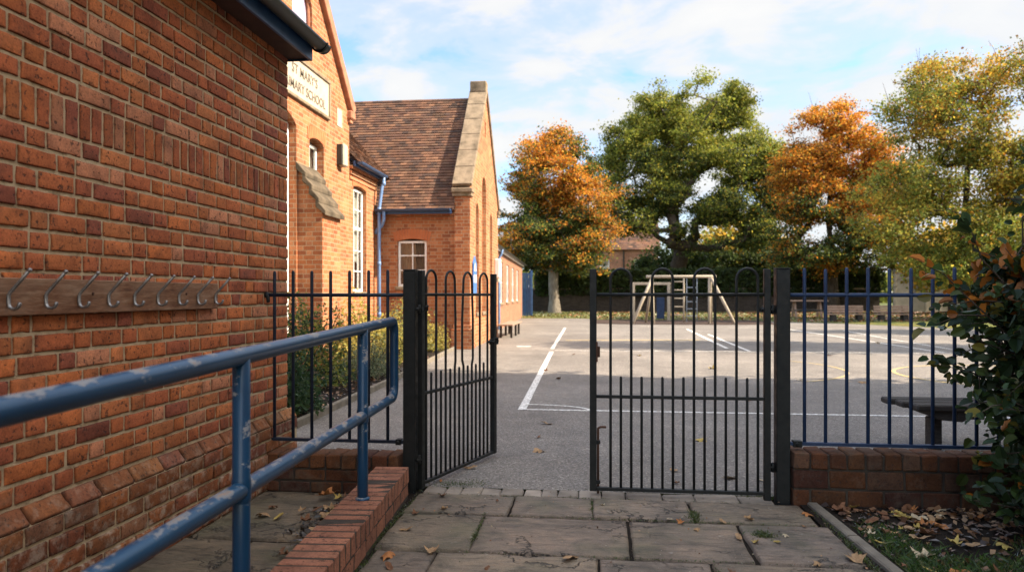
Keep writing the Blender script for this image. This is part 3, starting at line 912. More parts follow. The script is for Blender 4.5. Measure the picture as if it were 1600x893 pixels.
# ------------------------------------------------------------------ railings and gates
FY = 5.2
def rod(mb, x, y, z0, z1, r): mb.tube([(x, y, z0), (x, y, z1 - r), (x, y, z1)], [r, r, r * .75], 10)
def railing(name, label, x0, x1, bars, zb, zt_, mat, rtop=.012):
    t = thing(name, label, 'railing', ((x0 + x1) / 2, FY, 0))
    mb = MB(); mb.tube([(x0, FY, 1.397), (x1, FY, 1.397)], .0135, 10); mb.build('top_rail', mat, t, smooth=True)
    mb = MB(); mb.box(x0, x1, FY - .019, FY + .019, zb - .011, zb + .011, .002); mb.build('bottom_rail', mat, t)
    for x in bars:
        mb = MB(); rod(mb, x, FY, zb + .008, zt_ + random.uniform(-.006, .006), rtop); mb.build('bar', mat, t, smooth=True)
    return t
lr = railing('railing', 'short dark iron railing between the brick building and gate post', -2.40, -1.372, [-2.351 + .1428 * i for i in range(7)], .338, 1.572, M['darknavy'])
mb = MB(); mb.tube([(-2.42, FY, 1.397), (-2.40, FY, 1.397)], .022, 10); mb.tube([(-2.40, FY - .004, 1.395), (-2.395, FY - .01, 1.345)], .014, 8); mb.build('bracket', M['black'], lr, smooth=True)
mb = MB(); mb.box(-2.405, -2.37, FY - .02, FY + .02, .25, .328, .003); mb.build('foot', M['black'], lr)
mb = MB(); mb.box(-1.43, -1.39, FY - .03, FY + .03, .318, .36, .004); mb.tube([(-1.41, FY - .03, .34), (-1.41, FY - .045, .34)], .012, 6); mb.build('clamp', M['black'], lr)
rr = railing('railing', 'long navy blue iron railing on the low wall by the hedge', 1.31, 5.5, [1.415 + .1375 * i for i in range(29)], .388, 1.575, M['navy'])
mb = MB(); mb.box(1.335, 1.395, FY - .03, FY + .03, .366, .41, .004); mb.tube([(1.36, FY - .03, .39), (1.36, FY - .045, .39)], .013, 6); mb.build('clamp', M['black'], rr)
for x0, nm in ((-1.370, 'square black gate post next to the open gate leaf'), (1.222, 'square black gate post next to the closed gate leaf')):
    t = thing('gate_post', nm, 'gate post', (x0 + .045, FY, 0), group='gate posts')
    mb = MB(); mb.box(x0, x0 + .09, FY - .045, FY + .045, -.03, 1.572, .004); p_ = mb.build('shaft', M['black'], t)
    mb = MB(); mb.box(x0 - .002, x0 + .092, FY - .047, FY + .047, 1.573, 1.581, .002); mb.build('cap', M['black'], t)

def gate_leaf(label, loc, rz, closed):
    """local x runs from the hinge (0) to the free end (1.2)"""
    t = thing('gate_leaf', label, 'gate', loc, rz, group='pair of gate leaves')
    B = lambda mb, n, mat=M['black'], sm=False: mb.build(n, mat, t, smooth=sm, local=True)
    mb = MB(); mb.box(-.022, .022, -.02, .02, -.005 if closed else .0, 1.575, .003); B(mb, 'hinge_stile')
    mb = MB(); mb.box(1.158, 1.206, -.022, .022, .028, 1.578, .003); B(mb, 'meeting_stile')
    mb = MB(); mb.tube([(.02, 0, 1.40), (1.16, 0, 1.40)], .0115, 8); B(mb, 'top_rail', sm=True)
    mb = MB(); mb.box(.02, 1.16, -.012, .012, .676, .698, .002); B(mb, 'middle_rail')
    mb = MB(); mb.box(.018, 1.16, -.018, .018, .030, .054, .003); B(mb, 'bottom_rail')
    x0 = 1.175 - .045 - 8 * .0715 * 0
    sp_ = .0715
    start = .06 if closed else .065
    for h in range(4):
        a = start + h * 4 * sp_ / 2 * 1.0
        a = start + h * .143 * 2 * 1.0
        b = a + .143
        mb = MB(); rb = .0095; rad = .0715
        def kink(z, side):
            if closed or h not in (1, 2): return 0.0
            return (-.022 if h == 2 else .0) * (1 if z > .86 else 0) if side == 0 else (.018 if z > .84 else 0) * (1 if h == 2 else .6)
        zs = [.05, .4, .70, .83, .88, 1.0, 1.2, 1.40, 1.508]
        pl_ = [(a + kink(z, 0) * (1 - max(0, (z - 1.2)) / .31), 0, z) for z in zs]
        pr_ = [(b + kink(z, 1) * (1 - max(0, (z - 1.2)) / .31), 0, z) for z in zs][::-1]
        arc_ = [(a + rad - rad * math.cos(R(q)), 0, 1.508 + rad * math.sin(R(q))) for q in (20, 45, 70, 90, 110, 135, 160)]
        mb.tube(pl_ + arc_ + pr_, rb, 10); B(mb, 'hoop_bar', sm=True)
    for k in range(7):
        x = start + sp_ + k * .143
        mb = MB(); rod(mb, x, 0, .05, .828, .0092); B(mb, 'short_bar', sm=True)
    # hinge
    mb = MB(); mb.tube([(-.075, -.005, 1.297), (.03, -.005, 1.297)], .012, 8); mb.box(-.02, .05, -.03, -.018, 1.28, 1.312, .003); mb.tube([(.005, -.03, 1.31), (.02, -.045, 1.318)], .008, 6)
    mb.tube([(-.04, -.005, 1.27), (-.04, -.005, 1.325)], .013, 8); B(mb, 'hinge', M['rust'] if False else M['black'], True)
    mb = MB(); mb.tube([(-.07, -.005, .22), (.0, -.005, .22)], .012, 8); mb.tube([(-.04, -.005, .19), (-.04, -.005, .25)], .013, 8); B(mb, 'hinge', sm=True)
    if closed:
        xf = 1.148
        mb = MB(); mb.tube([(xf - .055, -.03, .468), (xf - .018, -.03, .468), (xf, -.03, .458), (xf, -.03, .44), (xf, -.03, -.012)], .0085, 8); B(mb, 'drop_bolt', M['rust'], True)
        for zb_ in (.35, .07):
            mb = MB(); mb.box(xf - .016, xf + .016, -.045, -.012, zb_, zb_ + .025, .003); B(mb, 'bolt_bracket')
        mb = MB(); mb.box(1.15, 1.162, -.03, .03, .93, 1.07, .003); mb.tube([(1.146, 0, .965), (1.146, 0, 1.035)], .012, 8); B(mb, 'latch_plate', M['rust'])
    else:
        mb = MB(); mb.tube([(1.02, -.03, 1.0), (1.21, -.03, 1.0)], .011, 8); mb.box(1.06, 1.10, -.04, -.018, .975, 1.022, .003); mb.box(1.13, 1.2, -.042, -.02, .97, 1.03, .003); mb.tube([(1.06, -.03, 1.0), (1.05, -.065, 1.0)], .008, 6); B(mb, 'latch', M['black'], True)
    return t
gate_leaf('closed black hooped gate leaf with a rusty drop bolt', (1.168, FY, 0), PI, True)
gate_leaf('open black hooped gate leaf swung towards the playground with bent bars', (-1.245, FY, 0), math.atan2(1.13, .37), False)

# ------------------------------------------------------------------ school building
class Pl:
    """a wall plane: O origin, U along, N outward; V is up"""
    def __init__(s_, O, U, N): s_.O = Vector(O); s_.U = Vector(U); s_.N = Vector(N)
    def p(s_, u, v, n=0): return s_.O + s_.U * u + Vector((0, 0, v)) + s_.N * n
import bmesh
def wall_plate(mb, pl, outline, holes, depth=.16):
    bm = bmesh.new()
    loops = [outline] + holes
    edges = []
    for lp in loops:
        vs = [bm.verts.new((u, v, 0)) for u, v in lp]
        for i in range(len(vs)): edges.append(bm.edges.new((vs[i], vs[(i + 1) % len(vs)])))
    bmesh.ops.triangle_fill(bm, use_beauty=True, use_dissolve=False, edges=edges)
    bm.verts.index_update(); bm.verts.ensure_lookup_table()
    vs = [pl.p(v.co.x, v.co.y) for v in bm.verts]
    fs = []
    for f in bm.faces:
        ids = [v.index for v in f.verts]
        a, b, c = (vs[i] for i in ids[:3])
        if (b - a).cross(c - a).dot(pl.N) < 0: ids = ids[::-1]
        fs.append(ids)
    mb.add(vs, fs)
    for lp in holes:
        n = len(lp)
        q = [pl.p(u, v) for u, v in lp] + [pl.p(u, v, -depth) for u, v in lp]
        mb.add(q, [(i, (i + 1) % n, n + (i + 1) % n, n + i) for i in range(n)])
    bm.free()
def rect(u0, u1, v0, v1): return [(u0, v0), (u1, v0), (u1, v1), (u0, v1)]
def arch(u0, u1, v0, v1, rise, n=8):
    c = (u0 + u1) / 2; w_ = (u1 - u0) / 2
    if rise >= w_ * .999:
        top = [(c + w_ * math.cos(R(180 * i / n)), v1 - rise + rise * math.sin(R(180 * i / n))) for i in range(n + 1)]
    else:
        rr_ = (w_ * w_ + rise * rise) / (2 * rise); a = math.asin(w_ / rr_)
        top = [(c + rr_ * math.sin(a - 2 * a * i / n), v1 - rr_ + rr_ * math.cos(a - 2 * a * i / n)) for i in range(n + 1)]
    return [(u0, v0), (u1, v0)] + top
def pbox(mb, pl, u0, u1, v0, v1, n0, n1, bev=0.0, col=None):
    mb.frame_box(pl.p(u0, v0, n0), pl.U, Vector((0, 0, 1)), pl.N, u1 - u0, v1 - v0, n1 - n0, bev, col)
def window(root, pl, u0, u1, v0, v1, nu, rows, depth=.13, blind='blind', sill=True, fw=.05, blind_to=0.30, name='window'):
    """frame (part) > pane, sill, blind; rows: fractions where horizontal bars stand"""
    f = MB()
    d = -depth
    pbox(f, pl, u0, u0 + fw, v0, v1, d, d + .05); pbox(f, pl, u1 - fw, u1, v0, v1, d, d + .05)
    pbox(f, pl, u0 + fw, u1 - fw, v0, v0 + fw * 1.2, d, d + .05); pbox(f, pl, u0 + fw, u1 - fw, v1 - fw, v1, d, d + .05)
    for i in range(1, nu):
        c = u0 + (u1 - u0) * i / nu
        pbox(f, pl, c - .014, c + .014, v0 + fw * 1.2, v1 - fw, d + .008, d + .040)
    for fr, th in rows:
        c = v0 + (v1 - v0) * fr
        pbox(f, pl, u0 + fw, u1 - fw, c - th / 2, c + th / 2, d + .010, d + .044)
    fo = f.build(name, M['white'], root, bevel=.004)
    g = MB(); g.add([pl.p(u0 + .02, v0 + .02, d + .02), pl.p(u1 - .02, v0 + .02, d + .02), pl.p(u1 - .02, v1 - .02, d + .02), pl.p(u0 + .02, v1 - .02, d + .02)], [(0, 1, 2, 3)])
    g.build('pane', M['glass'], fo)
    if sill:
        s_ = MB(); pbox(s_, pl, u0 - .06, u1 + .06, v0 - .09, v0 + .002, d, .05, .008); s_.build('sill', M['stone'], fo)
    bmb = MB(); nb = 22
    lo = v0 + (v1 - v0) * blind_to
    vs = []
    for i in range(nb + 1):
        u = u0 - .02 + (u1 - u0 + .04) * i / nb
        dd = d - .08 - .02 * (i % 2) if blind == 'curtain' else d - .08
        vs += [pl.p(u, lo, dd), pl.p(u, v1 + .02, dd)]
    bmb.add(vs, [(2 * i, 2 * i + 2, 2 * i + 3, 2 * i + 1) for i in range(nb)])
    bmb.build('blind' if blind != 'curtain' else 'curtain', M[blind], fo)
    rb = MB(); rb.add([pl.p(u0 - .3, v0 - .3, d - .6), pl.p(u1 + .3, v0 - .3, d - .6), pl.p(u1 + .3, v1 + .3, d - .6), pl.p(u0 - .3, v1 + .3, d - .6)], [(0, 1, 2, 3)])
    rb.build('room_back', M['room'], fo)
    return fo
TC = [(.115, .058, .037), (.14, .070, .042), (.09, .047, .033), (.165, .085, .05), (.07, .042, .032), (.11, .062, .04)]
def tiles(mb, O, U, V, N, wid, length, tw=.17, g=.105, clip=None, hueshift=1.0):
    O = Vector(O); U = Vector(U).normalized(); V = Vector(V).normalized(); N = Vector(N).normalized()
    rows_ = int(length / g)
    for r_ in range(rows_):
        off = (r_ % 2) * tw / 2
        n_ = int(wid / tw) + 1
        for i in range(n_):
            u0 = max(i * tw - off, 0); u1 = min((i + 1) * tw - off, wid)
            if u1 - u0 < .02: continue
            v0 = r_ * g; v1 = v0 + g * 1.12
            if clip and not clip((u0 + u1) / 2, (v0 + v1) / 2): continue
            l = random.uniform(.022, .032)
            c = random.choice(TC); k = random.uniform(.75, 1.2); c = tuple(a * k for a in c)
            a = O + U * (u0 + .002) + V * v0; b = O + U * (u1 - .002) + V * v0
            a2 = O + U * (u0 + .002) + V * v1; b2 = O + U * (u1 - .002) + V * v1
            sk = random.uniform(-.003, .003)
            mb.add([a + N * (l + sk), b + N * (l - sk), b2 + N * .003, a2 + N * .003, a, b], [(0, 1, 2, 3), (4, 5, 1, 0), (4, 0, 3), (5, 2, 1)], c)

sch = thing('school_building', 'red brick Victorian school with steep gables and tiled roof', 'school', (-5.7, 16, 0))
FX = -5.7
fp = Pl((FX, 0, 0), (0, 1, 0), (1, 0, 0))          # facade, u = Y
# gable block
ga, gb, gc, gzE, gzA = 11.15, 16.62, 13.9, 5.72, 8.5
outl = [(ga, 0), (gb, 0), (gb, gzE), (gc, gzA), (ga, gzE)]
holes = [arch(13.38, 14.38, 6.15, 7.55, .5), arch(14.22, 15.02, 3.10, 4.62, .12), arch(12.35, 13.58, .15, 4.85, .2)]
mb = MB(); wall_plate(mb, fp, outl, holes, .22)
mb.box(-12, FX - .001, gb - .12, gb, 0, 4.3); mb.box(-12, FX - .001, ga, ga + .12, 0, 5.6)
mb.build('gable_wall', M['school'], sch, uv=True, label='sunlit brick gable with name plaque')
window(sch, fp, 14.24, 15.0, 3.12, 4.50, 2, [(.5, .03)], .2, 'blind', True, .06)
window(sch, fp, 12.37, 13.56, .2, 4.7, 2, [(.35, .05), (.7, .05)], .2, 'blind', True, .09)
mb = MB(); pts = arch(13.39, 14.37, 6.16, 7.54, .49, 12)
mb.add([fp.p(u, v, -.12) for u, v in pts], [tuple(range(len(pts)))]); lil = mb.build('arched_panel', M['lilac'], sch)
mb = MB(); mb.tube([fp.p(u, v, -.08) for u, v in pts], .03, 8, closed=True)
mb.build('arch_frame', M['terra'], lil)
# arches over openings (rubbed brick)
def soldier_arch(pl, u0, u1, v, h=.24, rise=.1, n0=0.0, n=11):
    mb = MB()
    for i in range(n):
        a = u0 + (u1 - u0) * i / n; b = u0 + (u1 - u0) * (i + 1) / n
        t_ = ((i + .5) / n - .5) * 2
        z = v - rise * t_ * t_
        sh = t_ * .05
        vs = [pl.p(a + .003, z, n0), pl.p(b - .003, z, n0), pl.p(b - .003 + sh, z + h, n0), pl.p(a + .003 + sh, z + h, n0)]
        vs += [q + pl.N * .012 for q in vs]
        mb.add(vs, [(4, 5, 6, 7), (0, 1, 5, 4), (1, 2, 6, 5), (2, 3, 7, 6), (3, 0, 4, 7)])
    return mb.build('window_arch', M['rubbed'], sch)
soldier_arch(fp, 14.14, 15.10, 4.60, .24, .1)
# name plaque
mb = MB(); pbox(mb, fp, 12.62, 15.22, 5.20, 5.90, .0, .03, .004); plq = mb.build('name_plaque', M['plaque'], sch)
mb = MB()
for (a, b, c, d) in ((12.55, 15.29, 5.90, 5.97), (12.55, 15.29, 5.13, 5.20), (12.55, 12.62, 5.20, 5.90), (15.22, 15.29, 5.20, 5.90)):
    pbox(mb, fp, a, b, c, d, 0, .06, .012)
mb.build('plaque_surround', M['stone'], plq)
def text_mesh(body, size, pl, u, v, n, mat, parent, spacing=1.0, align='CENTER', ext=.004, name='lettering'):
    cu = bpy.data.curves.new('text', 'FONT'); cu.body = body; cu.size = size; cu.align_x = align; cu.align_y = 'CENTER'
    cu.extrude = ext; cu.space_character = spacing; cu.offset = .001
    to = bpy.data.objects.new('text', cu); COL.objects.link(to)
    dg = bpy.context.evaluated_depsgraph_get()
    me = bpy.data.meshes.new_from_object(to.evaluated_get(dg))
    bpy.data.objects.remove(to); bpy.data.curves.remove(cu)
    off = root_of(parent).location
    o0 = pl.p(u, v, n) - off
    Z = Vector((0, 0, 1))
    for vv in me.vertices:
        c = vv.co.copy(); vv.co = o0 + pl.U * c.x + Z * c.y + pl.N * c.z
    me.materials.clear(); me.materials.append(mat)
    o = bpy.data.objects.new(name, me); COL.objects.link(o); o.parent = parent
    return o
text_mesh("ST MARY'S", .26, fp, 13.93, 5.69, .034, M['letter'], plq, 1.08)
text_mesh("PRIMARY SCHOOL", .26, fp, 13.93, 5.38, .034, M['letter'], plq, 1.0)
# gable verge trim
mb = MB()
sl = Vector((0, gc - gb, gzA - gzE)).normalized()
mb.beam(fp.p(gb + .10, gzE - .06, .05), fp.p(gc, gzA + .07, .05), .24, .13, up=(1, 0, 0), bev=.015)
mb.beam(fp.p(ga - .10, gzE - .06, .05), fp.p(gc, gzA + .07, .05), .24, .13, up=(1, 0, 0), bev=.015)
mb.build('verge_coping', M['terra'], sch)
mb = MB(); pbox(mb, fp, gb - .14, gb + .14, gzE - .26, gzE - .06, -.2, .12, .03); pbox(mb, fp, gb - .10, gb + .07, gzE - .34, gzE - .26, -.2, .07, .01)
mb.build('kneeler', M['terra'], sch)
mb = MB(); pbox(mb, fp, 15.80, 16.12, 5.15, 5.55, 0, .012, .002); mb.build('stone_patch', M['plaque'], sch)
# gable block roof (behind the gable)
mb = MB()
for sgn in (1, -1):
    e = gb if sgn > 0 else ga
    V = Vector((0, gc - e, gzA - gzE)); L = V.length
    tiles(mb, (FX - .12, e + .1 * sgn, gzE - .12), (-1, 0, 0), V, Vector((0, sgn * (gzA - gzE), abs(gc - e))), 6.0, L + .1)
    mb.add([(FX - .12, e, gzE - .1), (-12, e, gzE - .1), (-12, gc, gzA - .01), (FX - .12, gc, gzA - .01)], [(0, 1, 2, 3)], (.1, .05, .04))
mb.build('gable_roof', M['tile'], sch)
# buttress
bt = MB(); bu0, bu1, bd = 13.62, 14.62, .50
bt.box(FX, FX + bd, bu0, bu1, 0, 2.98)
bt.add([(FX, bu0 + .02, 2.98), (FX + bd, bu0 + .02, 2.98), (FX, bu0 + .02, 3.9), (FX, bu1 - .02, 2.98), (FX + bd, bu1 - .02, 2.98), (FX, bu1 - .02, 3.9)], [(0, 1, 2), (3, 5, 4)])
bo = bt.build('buttress', M['school'], sch, uv=True)
cp = MB(); ns = 4
for i in range(ns):
    f0, f1 = i / ns, (i + 1) / ns
    xa = FX + bd * f0 * 1.06; xb = FX + bd * f1 * 1.06 + .05
    za = 4.02 - .98 * f0; zb = 4.02 - .98 * f1 - .03
    y0_, y1_ = bu0 - .05, bu1 + .05
    cp.add([(xa - .02, y0_, za - .05), (xb, y0_, zb), (xb, y0_, zb - .09), (xa - .02, y0_, za - .2), (xa - .02, y1_, za - .05), (xb, y1_, zb), (xb, y1_, zb - .09), (xa - .02, y1_, za - .2)],
           [(0, 3, 2, 1), (4, 5, 6, 7), (0, 1, 5, 4), (1, 2, 6, 5), (2, 3, 7, 6), (0, 4, 7, 3)])
cp.build('stone_cap', M['capstone'], bo, bevel=.012)
bp = MB(); bp.box(FX, FX + bd + .06, bu0 - .06, bu1 + .06, 0, .55, .02); bp.build('buttress_plinth', M['school'], bo, uv=True)
# main range
mb = MB(); wall_plate(mb, fp, [(gb, 0), (18.8, 0), (18.8, 4.5), (gb, 4.5)], [arch(16.92, 17.92, 1.45, 4.02, .06)], .16)
mb.build('range_wall', M['school'], sch, uv=True, label='sunlit wall with tall white sash window')
soldier_arch(fp, 16.86, 17.98, 4.02, .2, .06)
window(sch, fp, 16.94, 17.90, 1.47, 3.96, 3, [(.2, .025), (.4, .025), (.62, .07), (.8, .025)], .14, 'blind', True, .055)
mb = MB()
for k, (z0, n1) in enumerate(((4.10, .03), (4.22, .05), (4.34, .08))): pbox(mb, fp, gb + .002, 18.7, z0, z0 + .075, -.01, n1, .004)
mb.build('corbel_course', M['school'], sch, uv=True)
mb = MB(); V = Vector((-1, 0, 1.0))
tiles(mb, (FX + .22, gb, 4.50), (0, 1, 0), V, (1, 0, 1), 5.2, 3.2)
mb.add([(FX + .2, gb, 4.48), (FX + .2, 21.5, 4.48), (FX - 2.2, 21.5, 6.88), (FX - 2.2, gb, 6.88)], [(0, 1, 2, 3)], (.1, .05, .04))
mb.build('range_roof', M['tile'], sch)
def gutter_run(a, b, r_=.06, mat=None):
    mb = MB(); a = Vector(a); b = Vector(b); d = (b - a).normalized(); s_ = Vector((0, 0, 1)).cross(d)
    vs = []
    for e in (a, b):
        for k in range(9):
            q = PI + PI * k / 8
            vs.append(e + s_ * r_ * math.cos(q) + Vector((0, 0, r_ * math.sin(q))))
    mb.add(vs, [(k, k + 1, 10 + k, 9 + k) for k in range(8)] + [tuple(range(8, -1, -1)), tuple(range(9, 18))])
    mb.add([vs[0], vs[8], vs[17], vs[9]], [(0, 1, 2, 3)])
    return mb
gutter_run((FX + .24, gb + .03, 4.50), (FX + .24, 18.78, 4.50), .075).build('gutter', M['bluegut'], sch)
mb = MB(); pbox(mb, fp, gb + .01, 18.74, 4.40, 4.52, .10, .15); mb.build('fascia', M['blue'], sch)
px_ = FX + .16
mb = MB(); mb.tube([(px_ + .08, 18.62, 4.46), (px_ + .08, 18.62, 4.30), (px_ + .04, 18.6, 4.18), (px_, 18.55, 3.75), (px_ - .02, 18.55, 3.62), (px_ - .02, 18.55, 3.3), (px_ - .02, 18.55, 0.05)], .045, 10)
for z in (4.28, 3.6, 2.2, .9): mb.tube([(px_ - .02 + (.1 if z > 4 else 0), 18.55 + (.07 if z > 4 else 0), z - .04), (px_ - .02 + (.1 if z > 4 else 0), 18.55 + (.07 if z > 4 else 0), z + .04)], .055, 10)
mb.build('downpipe', M['bluepipe'], sch, smooth=True)
# wing: wall facing the camera
wp = Pl((0, 18.8, 0), (1, 0, 0), (0, -1, 0))
mb = MB(); wall_plate(mb, wp, [(FX, 0), (-3.56, 0), (-3.56, 3.62), (FX, 3.62)], [arch(-5.14, -4.36, 1.60, 2.85, .06)], .14)
mb.build('wing_wall', M['school'], sch, uv=True, label='shaded wall with square white window')
soldier_arch(wp, -5.22, -4.28, 2.86, .25, .08, 0, 13)
window(sch, wp, -5.13, -4.37, 1.61, 2.80, 2, [(.36, .03), (.68, .03)], .10, 'curtain', True, .055)
mb = MB()
for z0, n1 in ((3.34, .025), (3.44, .05)): pbox(mb, wp, FX + .01, -3.57, z0, z0 + .08, -.01, n1, .004)
mb.build('corbel_course', M['school'], sch, uv=True)
# corner pier and gable facing the playground
GX = -3.2
gp = Pl((GX, 0, 0), (0, 1, 0), (1, 0, 0))
yA, yB, yC, zE2, zA2 = 18.68, 24.15, 21.42, 4.15, 7.30
lanc = [arch(19.62, 20.12, .9, 3.90, .25), arch(20.72, 21.5, .9, 4.80, .39), arch(22.30, 22.80, .9, 3.90, .25), rect(21.26, 21.42, 6.0, 6.45)]
mb = MB(); wall_plate(mb, gp, [(yA, 0), (yB, 0), (yB, zE2), (yC, zA2), (yA, zE2)], lanc, .2)
mb.box(-3.6, GX - .001, yA, yA + .3, 0, 4.15); mb.box(-3.6, GX - .001, yB - .3, yB, 0, 4.15); mb.box(-12, -3.6, yB - .2, yB - .03, 0, 3.6)
mb.build('wing_gable', M['school'], sch, uv=True, label='sunlit gable with three lancet windows and a slit')
mb = MB(); mb.box(-3.68, GX + .07, yA - .08, yA + .4, 0, .52, .01); mb.box(-3.64, GX + .035, yA - .04, yA + .4, .52, .62, .01); mb.build('pier_plinth', M['school'], sch, uv=True)
for (a, b, c, d) in ((19.63, 20.11, .91, 3.7), (20.73, 21.49, .91, 4.5), (22.31, 22.79, .91, 3.7)):
    window(sch, gp, a, b, c, d, 1, [(.33, .03), (.66, .03)], .18, 'blind', True, .07)
mb = MB(); mb.add([gp.p(21.2, 5.95, -.19), gp.p(21.5, 5.95, -.19), gp.p(21.5, 6.5, -.19), gp.p(21.2, 6.5, -.19)], [(0, 1, 2, 3)]); mb.build('slit_back', M['room'], sch)
# roof slopes
mb = MB()
V = Vector((0, yC - 18.6, 7.12 - 3.60)); N = Vector((0, -(7.12 - 3.60), yC - 18.6))
tiles(mb, (-12, 18.56, 3.60), (1, 0, 0), V, N, 8.40, V.length, .17, .112)
mb.add([(-12, 18.58, 3.58), (-3.6, 18.58, 3.58), (-3.6, yC, 7.11), (-12, yC, 7.11), (-3.6, 24.3, 3.58), (-12, 24.3, 3.58)], [(0, 1, 2, 3), (3, 2, 4, 5)], (.10, .055, .045))
wr = mb.build('wing_roof', M['tile'], sch, label='steep brown tiled roof patched with moss')
mb = MB()
x = -12.0
while x < -3.65:
    mb.tube([(x, yC, 7.10), (x + .29, yC, 7.10)], .085, 10, col=random.choice(TC)); x += .30
mb.build('ridge', M['tile'], wr)
# parapet coping on the wing gable
mb = MB()
for sgn, e in ((-1, yA), (1, yB)):
    V = Vector((0, yC - e, zA2 - zE2)); L = V.length; V.normalize()
    U = Vector((1, 0, 0)); Nn = V.cross(U) if sgn > 0 else U.cross(V)
    if Nn.z < 0: Nn = -Nn
    n_ = 6
    for i in range(n_):
        a = L * i / n_; b = L * (i + 1) / n_
        mb.frame_box(Vector((-3.66, e, zE2 + .02)) + V * (a + .004), U, V, Nn, .52, b - a - .008, .11, .012)
mb.build('gable_coping', M['stone'], sch)
for e, s_ in ((yA, -1), (yB, 1)):
    mb = MB()
    mb.box(-3.68, GX + .08, min(e + s_ * .1, e - s_ * .25), max(e + s_ * .1, e - s_ * .25), 4.02, 4.14, .02)
    mb.box(-3.66, GX + .05, min(e + s_ * .05, e - s_ * .25), max(e + s_ * .05, e - s_ * .25), 3.93, 4.02, .01)
    mb.build('kneeler', M['stone'], sch)
mb = MB(); mb.box(-3.64, GX + .04, yC - .16, yC + .16, zA2 + .02, zA2 + .34, .02); mb.build('apex_stone', M['stone'], sch)
mb = MB(); mb.add([(-3.62, yA, 4.0), (-3.62, yC, zA2), (-3.62, yB, 4.0)], [(0, 1, 2)]); mb.build('parapet_back', M['school'], sch, uv=True)
gutter_run((FX + .05, 18.50, 3.60), (-3.68, 18.50, 3.60), .07).build('gutter', M['bluegut'], sch)
mb = MB(); mb.box(FX + .03, -3.66, 18.57, 18.60, 3.48, 3.64); mb.build('fascia', M['blue'], sch)
mb = MB(); mb.tube([(-5.42, 18.50, 3.54), (-5.42, 18.50, 3.36), (-5.44, 18.52, 3.28), (-5.50, 18.58, 3.18), (-5.64, 18.62, 3.08), (-5.66, 18.60, 2.98)], .042, 10); mb.build('swan_neck', M['bluepipe'], sch, smooth=True)

# wall lamp, alarm box, notice board fixed to the school
t = thing('wall_lamp', 'cream bulkhead lamp on the sunlit school gable', 'lamp', fp.p(15.95, 4.5, 0))
mb = MB(); pbox(mb, fp, 15.78, 15.84, 4.28, 4.74, .0, .13, .01); mb.build('back_plate', M['gutter'], t)
mb = MB(); pbox(mb, fp, 15.845, 16.10, 4.26, 4.76, .0, .16, .03); mb.build('cover', M['plaque'], t)
t = thing('alarm_box', 'white alarm box at the far end of the wing gable', 'alarm box', gp.p(23.6, 2.4, 0))
mb = MB(); pbox(mb, gp, 23.35, 23.75, 1.95, 2.55, 0, .16, .02); mb.build('casing', M['white'], t)
mb = MB(); pbox(mb, gp, 23.42, 23.68, 1.80, 1.93, 0, .12, .01); mb.build('strobe', M['plaque'], t)
t = thing('notice_board', 'blue pointed notice board with white emblem on the wing gable', 'sign', gp.p(19.25, 1.4, 0))
mb = MB(); pts = [(18.98, 1.42), (19.50, 1.42), (19.50, 2.22), (19.24, 2.42), (18.98, 2.22)]
q = [gp.p(u, v, .015) for u, v in pts] + [gp.p(u, v, .045) for u, v in pts]
mb.add(q, [(5, 6, 7, 8, 9)] + [(i, (i + 1) % 5, 5 + (i + 1) % 5, 5 + i) for i in range(5)]); mb.build('panel', M['signblue'], t)
mb = MB(); e3 = [(19.10, 2.02), (19.38, 2.02), (19.24, 2.26)]
q = [gp.p(u, v, .046) for u, v in e3] + [gp.p(u, v, .05) for u, v in e3]
mb.add(q, [(3, 4, 5), (0, 1, 4, 3), (1, 2, 5, 4), (2, 0, 3, 5)]); mb.build('emblem', M['white'], t)
mb = MB(); pbox(mb, gp, 19.02, 19.46, 1.72, 1.92, .046, .05); mb.build('notice', M['white'], t)

# low classroom range
low = thing('classroom_block', 'low pale brick classroom range with blue downpipe beyond the gable', 'building', (-3.95, 33, 0))
lp0, lp1 = Vector((-3.62, 24.16, 0)), Vector((-4.42, 44.6, 0))
LU = (lp1 - lp0).normalized(); LN = Vector((LU.y, -LU.x, 0)); LL = (lp1 - lp0).length
lp = Pl(lp0, LU, LN)
wins = [(5.2, 6.8), (8.6, 10.2), (12.0, 13.6), (15.4, 17.0), (1.4, 3.0)]
mb = MB(); wall_plate(mb, lp, [(0, 0), (LL, 0), (LL, 3.1), (0, 3.1)], [rect(a, b, 1.05, 2.75) for a, b in wins], .12)
mb.frame_box(lp.p(LL - .02, 0, -6), LN, Vector((0, 0, 1)), LU, 5.995, 3.1, .02)
mb.build('wall', M['pink'], low, uv=True)
for a, b in wins: window(low, lp, a + .01, b - .01, 1.06, 2.74, 2, [(.5, .04)], .1, 'blind', True, .07, .35)
mb = MB(); mb.beam(lp.p(0, 3.17, .1), lp.p(LL + .2, 3.17, .1), .03, .18); mb.build('fascia', M['white'], low)
gutter_run(lp.p(0, 3.22, .19), lp.p(LL + .2, 3.22, .19), .07).build('gutter', M['gutter'], low)
mb = MB(); RN = (LN * -1 + Vector((0, 0, .42)))
tiles(mb, lp.p(0, 3.24, .16), LU, RN, LN * .42 + Vector((0, 0, 1)), LL + .25, 3.5, .25, .2)
mb.add([lp.p(0, 3.22, .15), lp.p(LL + .25, 3.22, .15), lp.p(LL + .25, 4.6, -3.15), lp.p(0, 4.6, -3.15)], [(0, 1, 2, 3)], (.05, .045, .045))
mb.build('roof', M['tile'], low)
for u in (4.3,):
    mb = MB(); mb.tube([lp.p(u, 3.16, .19), lp.p(u, 3.0, .16), lp.p(u, 2.85, .07), lp.p(u, 2.7, .06), lp.p(u, .05, .06)], .05, 8); mb.build('downpipe', M['bluepipe'], low, smooth=True)

